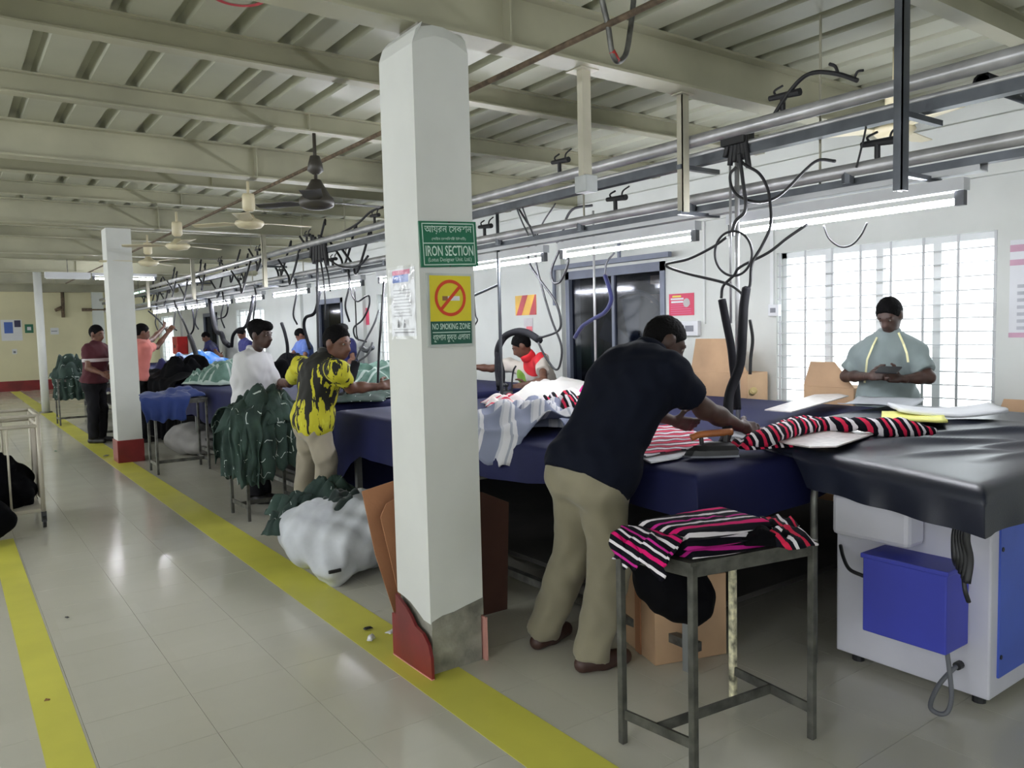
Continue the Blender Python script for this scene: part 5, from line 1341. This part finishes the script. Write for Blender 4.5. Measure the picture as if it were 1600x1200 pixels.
g4 = 'striped garments on the charcoal table'
twist('long red white and black striped garment bunched across the pattern board', [at(1165, 690, z=.99), at(1200, 682, z=1.0), at(1245, 668, z=1.01), at(1290, 664, z=1.0), at(1340, 664, z=1.01), at(1385, 668, z=1.0), at(1425, 671, z=.985), at(1460, 674, z=.97)], .045, m_str4, 1.0, g4)
twist('second red and black striped garment bunched beside the pattern board', [at(1175, 684, z=.985), at(1215, 672, z=1.0), at(1250, 660, z=1.0), at(1290, 658, z=.99), at(1320, 660, z=.98)], .035, m_str4, 4.0, g4)
garment('garment', 'bunched end of a striped garment by the iron, under the leaning man hand', tuple(at(1190, 690, z=.96)[:2]), (.24, .16), -.4, lambda x, y: TZ + .03, m_str4, 2.4, .06, 2, group=g4)
# flat striped shirt under the leaning man's arm
p4 = [(2.44, 2.44), (2.98, 2.46), (3.42, 3.06), (3.15, 3.22)]
def quadcloth(label, q, z, m, nu=20, nv=20, amp=.004, seed=1.0, name='garment', cat='garment', group=None, thick=.005):
    A_, B_, C_, D_ = [Vector((*p, 0)) for p in q]
    o = cloth(name, nu, nv, lambda u, v: tuple((A_ * (1 - u) * (1 - v) + B_ * u * (1 - v) + C_ * u * v + D_ * (1 - u) * v) + Vector((0, 0, z + amp * wob(u * 7, v * 6, seed)))), m, None, thick); tag(o, label, cat, group); return o
board('white pressing board edge under the flat striped shirt', [(2.43, 2.36), (2.60, 2.36), (2.98, 2.52), (2.9, 2.62), (2.5, 2.5)], TZ + .008, m_paper)
quadcloth('flat red and white striped shirt spread on the near table under the leaning man', p4, TZ + .026, m_str3, group=None)
# white, grey striped and pink garments behind the column
garment('garment', 'large white cloth heaped on the near table right of the column', (4.1, 5.0), (1.35, .75), .62, TT, m_whitec, 1.3, .16, 2, 40, 26)
draped('grey and white wide striped cloth draped over the near table edge right of the column', (2.44, 3.62), (-1, -.12), .62, .55, .20, TZ + .02, m_gstripe, 2.1, bulge=.16, fold_amp=.02, folds=2.2)
garment('garment', 'grey striped garment bunched on the near table behind the draped one', (3.05, 3.95), (.75, .45), .7, TT, m_gstripe, 4.1, .14, 3, 30, 22)
garment('garment', 'black and pink garment heaped behind the leaning man', (3.35, 3.95), (.6, .5), .5, TT, m_str4, 5.2, .16, 3, 30, 24)
garment('garment', 'magenta and black garment beside the white cloth', (4.25, 4.55), (.7, .5), .6, TT, stripe_mat('magenta_black_patch', (1, .4, .2), .34, [(.16, BLK), (.10, (206, 30, 140)), (.05, BLK), (.03, WHT)], .12), 6.1, .17, 3, 30, 24)
garment('garment', 'small black and white garment behind the leaning man, near the doorway', (4.7, 4.8), (.5, .4), .3, TT, m_str4, 7.3, .13, 3)
garment('garment', 'pink and white garment just right of the near column', (3.5, 4.95), (.45, .3), 1.1, TT, stripe_mat('pale_pink_stripe', (.8, .5, .3), .1, [(.05, (214, 206, 204)), (.02, (190, 60, 80)), (.02, (214, 206, 204))], .03), 8.2, .08, 3)
# papers and yellow pad on the charcoal table
def pad(label, c, size, rz, z, m, seed, curl=.03, name='paper_stack', th=.02, cat='paper'):
    R_ = Matrix.Rotation(rz, 3, 'Z')
    o = cloth(name, 14, 10, lambda u, v: tuple(Vector((c[0], c[1], z + curl * (abs(u - .5) * 2) ** 2 + .004 * wob(u * 4, v * 4, seed))) + R_ @ Vector(((u - .5) * size[0], (v - .5) * size[1], 0))), m, None, th); tag(o, label, cat); return o
pc_ = at(1440, 655, z=.985)
pad('pale yellow pad lying on the charcoal table', (4.12, 2.10), (.36, .30), .5, .975, mat('pale_yellow_paper', (226, 224, 130), .6), 1, .012, 'yellow_pad', .016)
pad('stack of curled white papers on the charcoal table beside the yellow pad', (4.42, 2.08), (.52, .32), -.9, .985, m_paper, 2, .03)
pad('single grey paper sheet under the stacked papers near the window', (4.75, 2.62), (.5, .4), .3, .972, mat('grey_paper', (170, 174, 180), .6), 3, .02, 'paper_sheet', .004)
# cartons standing along the window wall
def carton(label, y0, y1, z0, z1, x0=5.42, x1=5.70, m=m_cardp, slant=0):
    t_ = thing('carton', label, 'box', ((x0 + x1) / 2, (y0 + y1) / 2, 0), 'cartons along the window wall')
    b = MB(); b.rbox((x0, y0, 0), (x1, y1, z0), .006); obj('carton_body', b, m, t_)
    b = MB(); b.prism([(x0, y0, z0), (x0, y1, z0), (x0, y1 - .06, z1), (x0, y0 + .16, z1 - slant)], (.008, 0, 0)); obj('flap', b, m, t_)
    b = MB(); b.box((x0 + .01, y1 - .03, z0), (x1, y1 - .022, z0 + .1)); obj('flap', b, m, t_); return t_
carton('tall brown carton with raised flap against the wall under the socket', 4.15, 4.76, 1.08, 1.37)
carton('brown carton behind the man at the window', 3.20, 3.62, 1.0, 1.19)
carton('brown carton at the right edge below the wall chart', 1.75, 2.25, .80, .98)
b = MB(); b.cyl((5.35, 4.05, .93), (5.2, 3.92, .96), .03, n=10); b.cyl((5.2, 3.92, .96), (5.19, 3.91, .962), .02, n=10); o = obj('paper_roll', b, mat('kraft_roll', (196, 176, 120), .7)); tag(o, 'short roll of tan paper beside the tall carton', 'roll')

# ---- heaps farther along the row
def heap(label, px, py, z, size, rot, m, seed, h=.2, folds=3, group=None, zb=TZ + .006):
    p = at(px, py, z=z); return garment('garment', label, (p.x, p.y), size, rot, lambda x, y: zb, m, seed, h, folds, 30, 22, group=group)
g5 = 'black garments on the third table'
for i, (y, w, hg, l) in enumerate(((11.05, .9, .80, 'black cloth hanging down the front of the third table, nearest end'), (11.9, .9, .62, 'black cloth hanging down the front of the third table, middle'), (12.7, .9, .5, 'black cloth hanging down the front of the third table, far end'))):
    draped(l, (2.33 if i == 0 else 2.38, y), (-1, -.15), w, .5, hg, TZ + .02, m_black, 2.0 + i, g5, bulge=.12, fold_amp=.03)
garment('garment', 'mound of black cloth on the third table behind the hanging cloth', (2.85, 11.8), (.7, 1.5), .1, TT, m_black, 3.0, .20, 2, 30, 30, group=g5)
garment('garment', 'crest of black cloth at the near end of the third table', (2.68, 11.25), (.62, .6), .2, TT, m_black, 9.0, .34, 1.5, group=g5)
garment('garment', 'navy garment on top of the black mound on the third table', (2.9, 12.7), (.6, .6), .4, TT, m_nvshirt, 4.0, .3, 2)
garment('garment', 'bright blue plastic sheet spread over the third table', (3.45, 13.6), (1.0, 1.3), .2, TT, m_cyan, 2.2, .36, 1.1, 30, 22)
garment('garment', 'pale green checked cloth beside the bright blue sheet', (3.6, 12.4), (.9, .8), .1, TT, m_gcheckl, 3.2, .2, 3)
garment('garment', 'large green checked heap on the second table left of the white shirt', (2.95, 10.0), (.9, .8), .2, TT, m_gcheckl, 4.4, .30, 3, 30, 24)
garment('garment', 'second green checked heap near the front edge of the second table', (2.68, 10.15), (.45, .5), .6, TT, m_gcheckl, 6.4, .2, 3)
p = at(332, 594, z=.92); board('pale board lying on the second table under the green heap', [(p.x - .25, p.y - .45), (p.x + .3, p.y - .5), (p.x + .35, p.y + .3), (p.x - .2, p.y + .3)], TZ + .008, mat('beige_board', (196, 186, 172), .5))
heap('black garments piled on the second table behind the man in the white shirt', 440, 585, .96, (.75, .9), .3, m_black, 5.5, .34, 2)
heap('dark green garment trailing from the black pile on the second table', 468, 585, .95, (.5, .6), .3, m_gcheck, 6.5, .14, 3)
heap('pale green checked garments heaped right of the man in yellow', 600, 592, .96, (1.0, .8), .3, m_gcheckl, 7.5, .26, 3)
heap('dark check garment being pressed by the man in yellow', 570, 618, .93, (.9, .5), .9, m_gcheck, 8.5, .06, 3)
draped('dark blue cloth draped over the stool right of the second column', (1.93, 9.14), (-.2, -1), .5, .3, .28, .83, m_bluec, 3.3, bulge=.07, fold_amp=.02)
garment('garment', 'blue cloth bundle lying on the stool right of the second column', (2.12, 9.35), (.45, .36), .2, lambda x, y: .815, m_bluec, 4.8, .12, 2)
garment('garment', 'pale green cloth on the stool left of the second column', (2.05, 13.0), (.5, .42), .2, lambda x, y: .835, m_gcheckl, 5.8, .16, 2)
for i, (ox, oy) in enumerate(((-1, -.3), (-.2, -1), (.6, -.8))):
    draped(('green garment hanging at the left of the farthest stool', 'green garment hanging at the front of the farthest stool', 'green garment hanging at the right of the farthest stool')[i], (1.84 + .2 * ox, 15.88 + .22 * oy), (ox, oy), .45, .3, .45, .86, m_gcheck, 2.0 + i * 2, 'green garments on the farthest stool', bulge=.16)
garment('garment', 'mound of green garments on top of the farthest stool', (1.85, 15.9), (.62, .6), .3, lambda x, y: .82, m_gcheck, 6.6, .42, 2, group='green garments on the farthest stool')
P_ = [ell((2.5, 10.55, .2), (.3, .3, .2), np.eye(3)), ell((2.62, 10.3, .14), (.25, .2, .14), np.eye(3))]
V_, F_ = sdf_mesh(P_, .02, .08, (.01, 14, 3.0), clips=[((0, 0, .004), (0, 0, -1))]); me = bpy.data.meshes.new('sack'); me.from_pydata(V_.tolist(), [], F_.tolist()); o = link_mesh('sack', me, mat('grey_sack', (150, 148, 146), .7), None, True); tag(o, 'grey sack on the floor behind the second column', 'sack')
# litter on the floor
for i, (px, py, l, m_) in enumerate(((575, 985, 'dark leaf like scrap on the yellow line beside the near column', m_blk), (580, 1002, 'crumpled clear wrapper on the yellow line beside the near column', m_paper), (87, 706, 'small dark green scrap in the middle of the aisle', m_green2), (105, 968, 'tiny dark scrap on the aisle tiles near the left line', m_blk), (74, 1098, 'brown speck on the left yellow line', m_brownp), (612, 990, 'pale paper scrap at the foot of the near column', m_paper), (166, 713, 'grey scrap on the yellow line before the second column', m_ink))):
    p = at(px, py, z=0); s_ = (.045, .05, .05, .022, .02, .06, .09)[i]
    garment('scrap', l, (p.x, p.y), (s_, s_ * .6), .7 * i, lambda x, y: .001, m_, i + 1.0, .008 if i != 1 else .03, 1.5, 6, 5, .001, cat='litter')

# pipes on the cream back wall
for l, p_, q_ in (('brown vertical pipe stub on the cream back wall', (97, 448), (99, 496)), ('brown horizontal pipe on the cream back wall beside the second column', (128, 484), (165, 484)), ('short brown bracket left of the pipe stub on the back wall', (86, 485), (97, 480))):
    b = MB(); b.cyl(at(*p_, y=YB - .08), at(*q_, y=YB - .08), .05, n=8); o = obj('wall_pipe', b, m_rust, None, True); tag(o, l, 'pipe')
b = MB(); b.cyl(at(60, 455, y=YB - .09), at(160, 455, y=YB - .09), .035, n=8); o = obj('wall_pipe', b, m_rust, None, True); tag(o, 'thin brown pipe running level under the ceiling on the back wall', 'pipe')
# ================================================================== IRONS, SLEEVES, POLES, HOSES
m_sleeve = cloth_mat('navy_black_hose_sleeve', (14, 14, 22), .85, .0); m_wood = mat('varnished_wood', (156, 92, 48), .4, var=.15, vscale=8); m_irons = mat('iron_metal', (120, 122, 128), .3, .8, var=.1)
def iron(label, c, ang, wood=True, s=1.0):
    c = Vector(c); d = Vector((math.cos(ang), math.sin(ang), 0)); e = Vector((-d.y, d.x, 0)); z = Vector((0, 0, 1))
    t_ = thing('steam_iron', label, 'iron', tuple(c), 'steam irons')
    out = [(.13, 0), (.10, .028), (.05, .048), (-.02, .056), (-.11, .056), (-.11, -.056), (-.02, -.056), (.05, -.048), (.10, -.028)]
    b = MB(); b.prism([c + d * a * s + e * k * s for a, k in out], z * .008); obj('sole_plate', b, m_irons, t_)
    b = MB(); n = len(out)
    for k_, (sc, zz) in enumerate(((.95, .008), (.92, .03), (.72, .05), (.45, .062))): b.add([c + d * (a * sc - .01 * k_) * s + e * k * sc * s + z * zz for a, k in out], [])
    b.f += [(k_ * n + i, k_ * n + (i + 1) % n, (k_ + 1) * n + (i + 1) % n, (k_ + 1) * n + i) for k_ in range(3) for i in range(n)] + [tuple(range(3 * n, 4 * n))]
    obj('body', b, m_blk, t_)
    b = MB(); b.cyl(c - d * .07 + z * .05, c - d * .075 + z * .10, .012); obj('handle_post', b, m_blk, t_)
    b = MB(); b.cyl(c + d * .04 + z * .05, c + d * .045 + z * .09, .01); obj('handle_post', b, m_blk, t_)
    b = MB(); b.tube([c + d * .09 + z * .085, c + d * .05 + z * .098, c - d * .02 + z * .102, c - d * .10 + z * .105], .016, 8); obj('handle', b, m_wood if wood else m_blk, t_, True)
    return t_
iron('black steam iron with wooden handle standing on the near table', (2.74, 2.295, TZ + .012), math.radians(150))
iron('black steam iron in front of the man in the red polo', (3.93, 5.56, TZ + .012), math.radians(70), False)
iron('black steam iron in front of the man in yellow', (*at(548, 624, z=TZ)[:2], TZ + .012), math.radians(20), False)

def hose(label, segs, cat='hose', group=None, name='steam_hose'):
    """segs: list of (part name, points, radius, material)"""
    p0 = segs[0][1][0]; t_ = thing(name, label, cat, tuple(p0), group)
    for nm, pts, r, m in segs:
        b = MB(); b.tube(pts, r, 8, 6); obj(nm, b, m, t_, True)
    return t_
def C(x, *pp): return [at(a, b_, x=x) for a, b_ in pp]
def Cx(*pp): return [at(a, b_, x=xx) for a, b_, xx in pp]
# pole and hoses of the near station
pl_ = thing('hose_pole', 'silver upright pole beside the near iron carrying black hoses', 'pole', (3.6, 2.82, TZ)); b = MB(); b.cyl((3.6, 2.82, TZ + .006), (3.6, 2.82, 2.40), .013, n=10); b.cyl((3.58, 2.85, 1.5), (3.58, 2.85, 2.42), .007, n=8); obj('pole', b, m_pipe, pl_, True)
b = MB(); b.cyl((3.6, 2.82, TZ + .004), (3.6, 2.82, TZ + .02), .05, n=14); obj('base_plate', b, m_steel, pl_)
hose('thick black sleeved hose rising from the near iron', [('sleeve', Cx((1128, 696, 2.80), (1135, 680, 2.86), (1137, 655, 2.9), (1140, 615, 3.0), (1156, 570, 3.1), (1160, 520, 3.2), (1162, 480, 3.3), (1166, 452, 3.38)), .024, m_sleeve),
      ('hose', Cx((1166, 452, 3.38), (1172, 445, 3.4), (1175, 412, 3.45), (1190, 385, 3.5), (1204, 352, 3.52), (1203, 315, 3.55), (1198, 291, 3.56), (1185, 270, 3.56), (1162, 256, 3.56), (1152, 240, 3.58)), .008, m_rub),
      ('clamp', Cx((1133, 657, 2.9), (1140, 652, 2.9)), .03, mat('grey_tape', (150, 150, 150), .5)), ('cord', Cx((1172, 500, 3.2), (1176, 530, 3.18), (1173, 560, 3.16), (1172, 585, 3.15)), .008, m_rub)])
hose('second black sleeved hose tied to the silver pole', [('sleeve', Cx((1128, 468, 3.5), (1134, 500, 3.5), (1142, 540, 3.5), (1146, 575, 3.5), (1150, 610, 3.5), (1152, 640, 3.5)), .022, m_sleeve),
      ('hose', Cx((1127, 466, 3.5), (1130, 447, 3.5), (1147, 430, 3.5), (1157, 417, 3.5), (1200, 395, 3.55), (1230, 372, 3.6), (1262, 350, 3.66)), .008, m_rub)])
hose('black hose ring looped round the silver pole', [('hose', [at(1146 + 29 * math.sin(a), 396 - 35 * math.cos(a), x=3.5) for a in np.linspace(0, 6.28, 15)], .007, m_rub)])
hose('black hose crossing from the doorway to the silver pole', [('hose', C(3.5, (1135, 371), (1112, 387), (1075, 405), (1040, 414), (1072, 427), (1132, 442), (1155, 455), (1163, 466)), .008, m_rub)])
hose('black hose running from the upper valve down past the near junction', [('hose', C(3.57, (1150, 261), (1141, 273), (1144, 294), (1158, 309), (1185, 316), (1210, 310), (1230, 295), (1260, 264), (1280, 250), (1305, 252)), .008, m_rub)])
hose('black hose dropping straight from the near junction', [('hose', C(3.55, (1155, 240), (1157, 255), (1161, 285), (1165, 327), (1150, 345), (1144, 362)), .01, m_rub)])
hose('black hose arching up to the top right valve', [('hose', C(3.55, (1203, 192), (1222, 160), (1250, 125), (1275, 113), (1310, 116), (1340, 126)), .011, m_rub), ('tape_tail', C(3.55, (1310, 116), (1305, 104), (1296, 100)), .008, m_rub), ('tape_tail', C(3.55, (1335, 122), (1340, 112), (1349, 110)), .006, m_rub)])
hose('thin black cable sagging below the first tube light', [('hose', C(3.72, (1287, 352), (1295, 372), (1312, 385), (1330, 383), (1345, 368), (1355, 348)), .005, m_rub)])
hose('thin cable hanging below the upper channel near the top right', [('hose', C(3.62, (1358, 172), (1352, 205), (1345, 235), (1338, 262)), .005, m_rub)])
jn = thing('junction_cluster', 'black taped hose junction under the upper pipes beside the silver pole', 'hose junction', tuple(at(1152, 225, x=3.58))); b = MB()
for k in range(6):
    a = at(1140 + 5 * k, 216 + 4 * (k % 3), x=3.58); b.tube([a + Vector((0, 0, .05)), a, a - Vector((0, .01 * (k - 3), .10 + .03 * (k % 2)))], .016, 7)
obj('tape_wrap', b, m_rub, jn, True); b = MB(); c = at(1152, 222, x=3.6); b.rbox((c.x - .05, c.y - .08, c.z - .02), (c.x + .05, c.y + .08, c.z + .05), .01); obj('manifold', b, m_blk, jn)
# doorway station
hose('long black hose looping down before the doorway to the red polo man sleeve', [('hose', C(4.0, (925, 321), (895, 327), (882, 350), (877, 382), (862, 420), (864, 440), (875, 440), (886, 417), (886, 400), (867, 375), (845, 369), (827, 382), (827, 410), (842, 435), (867, 470), (876, 500), (872, 517), (850, 526), (842, 527)), .010, m_rub)])
hose('thin black hose hanging from the beam past the striped sign', [('hose', C(4.0, (805, 317), (822, 345), (837, 370), (837, 407), (847, 450), (862, 500), (877, 540), (875, 570), (867, 577), (852, 557), (841, 535)), .009, m_rub)])
hose('thin grey cable joining the hose at the white wall', [('hose', C(4.0, (868, 318), (850, 345), (838, 370)), .006, m_rub)])
hose('thick black sleeve arching over the head of the man in the red polo', [('sleeve', Cx((781, 610, 4.05), (784, 585, 4.06), (778, 556, 4.1), (780, 540, 4.1), (790, 525, 4.15), (808, 518, 4.15), (826, 521, 4.1), (843, 532, 4.05)), .032, m_sleeve), ('sleeve', Cx((779, 604, 4.0), (776, 575, 4.05), (777, 545, 4.1)), .02, m_sleeve)])
hose('thin black cord hanging in front of the red polo man chest', [('hose', C(4.1, (806, 572), (802, 580), (800, 598), (800, 615)), .008, m_rub)])
p2 = thing('hose_pole', 'dark upright pole between the near column and the striped sign', 'pole', (3.7, 5.25, TZ)); b = MB(); b.cyl((3.7, 5.27, TZ + .006), (3.7, 5.27, 2.45), .014, n=8); obj('pole', b, m_chan, p2, True); b = MB(); b.cyl((3.7, 5.27, TZ + .004), (3.7, 5.27, TZ + .02), .05, n=12); obj('base_plate', b, m_steel, p2); b = MB(); b.cyl((3.7, 5.27, 1.86), (3.5, 5.62, 1.72), .010, n=8); obj('arm', b, m_chan, p2)
hose('thin black tied cord beside the no smoking sign', [('hose', C(3.66, (738, 372), (739, 425), (740, 448), (741, 470), (743, 492), (746, 500), (742, 508)), .006, m_rub)])
hose('pair of flat cables slanting from the upper channel right of the column', [('hose', C(3.62, (803, 314), (815, 345), (826, 368)), .006, m_cable), ('hose', C(3.62, (812, 312), (824, 345), (834, 370)), .006, m_cable)])
p3 = thing('hose_pole', 'thin silver pole standing in front of the dark doorway', 'pole', (4.3, 5.0, TZ)); q0 = at(931, 590, x=4.4); b = MB(); b.cyl((q0.x, q0.y, TZ + .006), (q0.x, q0.y, 2.45), .010, n=8); obj('pole', b, m_pipe, p3, True); b = MB(); b.cyl((q0.x, q0.y, TZ + .004), (q0.x, q0.y, TZ + .018), .045, n=12); obj('base_plate', b, m_steel, p3)
hose('navy sleeved hose arching before the dark doorway', [('sleeve', C(4.4, (898, 528), (910, 510), (928, 498), (945, 488), (955, 470), (952, 450), (945, 430)), .018, cloth_mat('navy_sleeve', (34, 38, 84))), ('hose', C(4.4, (945, 430), (948, 410), (960, 395)), .008, m_cable)])
# second station, left of the near column
jn = thing('junction_cluster', 'black hose junction under the upper pipes left of the near column', 'hose junction', tuple(at(495, 385, x=3.58))); b = MB()
for k in range(6): a = at(488 + 4 * k, 378 + 3 * (k % 3), x=3.58); b.tube([a + Vector((0, 0, .08)), a, a - Vector((0, .02 * (k - 3), .18 + .05 * (k % 2)))], .026, 7)
obj('tape_wrap', b, m_rub, jn, True)
hose('straight black hose dropping from the left junction to the table', [('hose', C(3.58, (495, 397), (496, 440), (496, 485), (497, 530), (498, 575)), .016, m_rub)])
hose('black hose dropping beside the straight one from the left junction', [('hose', C(3.58, (499, 398), (503, 420), (506, 441), (508, 470), (508, 500)), .010, m_rub)])
hose('third black hose slanting from the left junction', [('hose', C(3.58, (503, 397), (508, 412), (513, 430), (516, 455)), .010, m_rub)])
hose('black hose sagging right from the left junction', [('hose', C(3.6, (499, 386), (510, 402), (531, 416), (551, 418), (565, 412), (575, 400)), .012, m_rub)])
hose('black hose rising from the left junction to the column', [('hose', C(3.57, (504, 375), (531, 365), (558, 350), (579, 331), (598, 324)), .012, m_rub)])
hose('looped thin hose under the tube light left of the near column', [('hose', C(3.72, (548, 448), (551, 463), (559, 471), (572, 463), (577, 464), (576, 480), (566, 500), (553, 512), (556, 528), (572, 534)), .010, m_rub)])
hose('thin dangling hose beside the looped one left of the near column', [('hose', C(3.72, (554, 450), (556, 490), (557, 520), (560, 532)), .008, m_rub)])
hose('dark upright hose before the far window left of the near column', [('hose', Cx((600, 440, 3.6), (598, 470, 3.5), (595, 510, 3.4), (592, 550, 3.4), (590, 608, 3.4)), .012, m_rub)])
hose('thick black sleeve with two fittings at the hand of the man in yellow', [('sleeve', Cx((548, 614, 2.85), (546, 602, 2.85), (551, 585, 2.9), (556, 566, 2.95)), .040, m_sleeve), ('hose', Cx((554, 566, 2.95), (562, 548, 3.0), (572, 530, 3.05), (585, 505, 3.1), (592, 485, 3.2)), .009, m_cable), ('hose', Cx((558, 566, 2.95), (575, 553, 3.0), (582, 535, 3.05)), .009, m_cable), ('fitting', Cx((564, 543, 3.05), (573, 548, 3.05), (582, 543, 3.05)), .022, m_chan)])
# far stations: dark sleeves and droops
far = [('black sleeve curving up from the third table past the red fire box', [(298, 592, 2.9), (306, 560, 3.0), (302, 540, 3.1), (296, 525, 3.2)], .045),
       ('thin dark hose slanting above the pink shirted man', [(232, 486, 3.3), (246, 498, 3.3), (256, 510, 3.3), (262, 522, 3.3)], .018),
       ('thin dark hose rising from the curved sleeve to the lamps', [(296, 525, 3.2), (288, 505, 3.3), (280, 490, 3.5), (275, 478, 3.6)], .022),
       ('dark hose hanging by the far dark door', [(300, 480, 3.7), (303, 500, 3.7), (302, 515, 3.7), (296, 525, 3.7)], .02),
       ('thin looped hose left of the man in the white shirt', [(340, 498, 3.7), (352, 494, 3.7), (356, 480, 3.7), (352, 468, 3.7)], .016),
       ('black sleeve arching beside the head of the man in the white shirt', [(362, 542, 3.4), (364, 525, 3.4), (372, 515, 3.4), (384, 510, 3.45), (392, 485, 3.6), (396, 460, 3.72)], .03),
       ('dark sleeve drooping over the man in dark blue', [(328, 466, 3.72), (332, 492, 3.6), (338, 516, 3.5), (346, 522, 3.5), (350, 533, 3.5), (358, 540, 3.5)], .05),
       ('dark sleeve hanging between the white shirt and the blue shirt', [(440, 505, 3.6), (445, 520, 3.6), (449, 540, 3.6), (449, 560, 3.6)], .028),
       ('dark sleeve across the shoulder of the man in the light blue shirt', [(500, 455, 3.68), (492, 488, 3.6), (478, 496, 3.6), (475, 510, 3.6), (480, 530, 3.6), (484, 545, 3.6)], .024)]
for l, pp, r in far: hose(l, [('sleeve', Cx(*pp), r * .8, m_sleeve)])
random.seed(11)
ORD = ('first', 'second', 'third', 'fourth', 'fifth', 'sixth', 'seventh', 'eighth', 'ninth', 'tenth', 'eleventh', 'twelfth', 'thirteenth', 'fourteenth', 'fifteenth', 'sixteenth', 'seventeenth', 'eighteenth', 'nineteenth', 'twentieth')
for k in range(20):
    y = 7.4 + k * .6; z = 2.2 + .12 * (k % 3); x = 3.5 + .25 * random.random(); l_ = .5 + .5 * random.random()
    pts = [(x, y, z + .3), (x + .05, y + .12, z + .36), (x + .02, y + .3 * l_, z + .12), (x, y + .5 * l_, z - .10 * l_), (x + .05, y + .75 * l_, z + .04), (x, y + l_, z + .25)]
    hose(ORD[k] + ' drooping black hose of the rack tangle, counted leftwards from the near column', [('hose', pts, .014, m_rub)], group='tangled hoses on the far rack')
for k in range(7):
    y = 8.1 + k * 1.6
    hose(ORD[k] + ' black hose tail below the rack, counted leftwards from the near column', [('hose', [(3.66, y, 2.2), (3.68, y + .02, 2.02), (3.64, y + .06, 1.8 - .05 * (k % 3)), (3.7, y + .1, 1.62)], .012, m_rub)], group='hanging hose tails on the far rack')
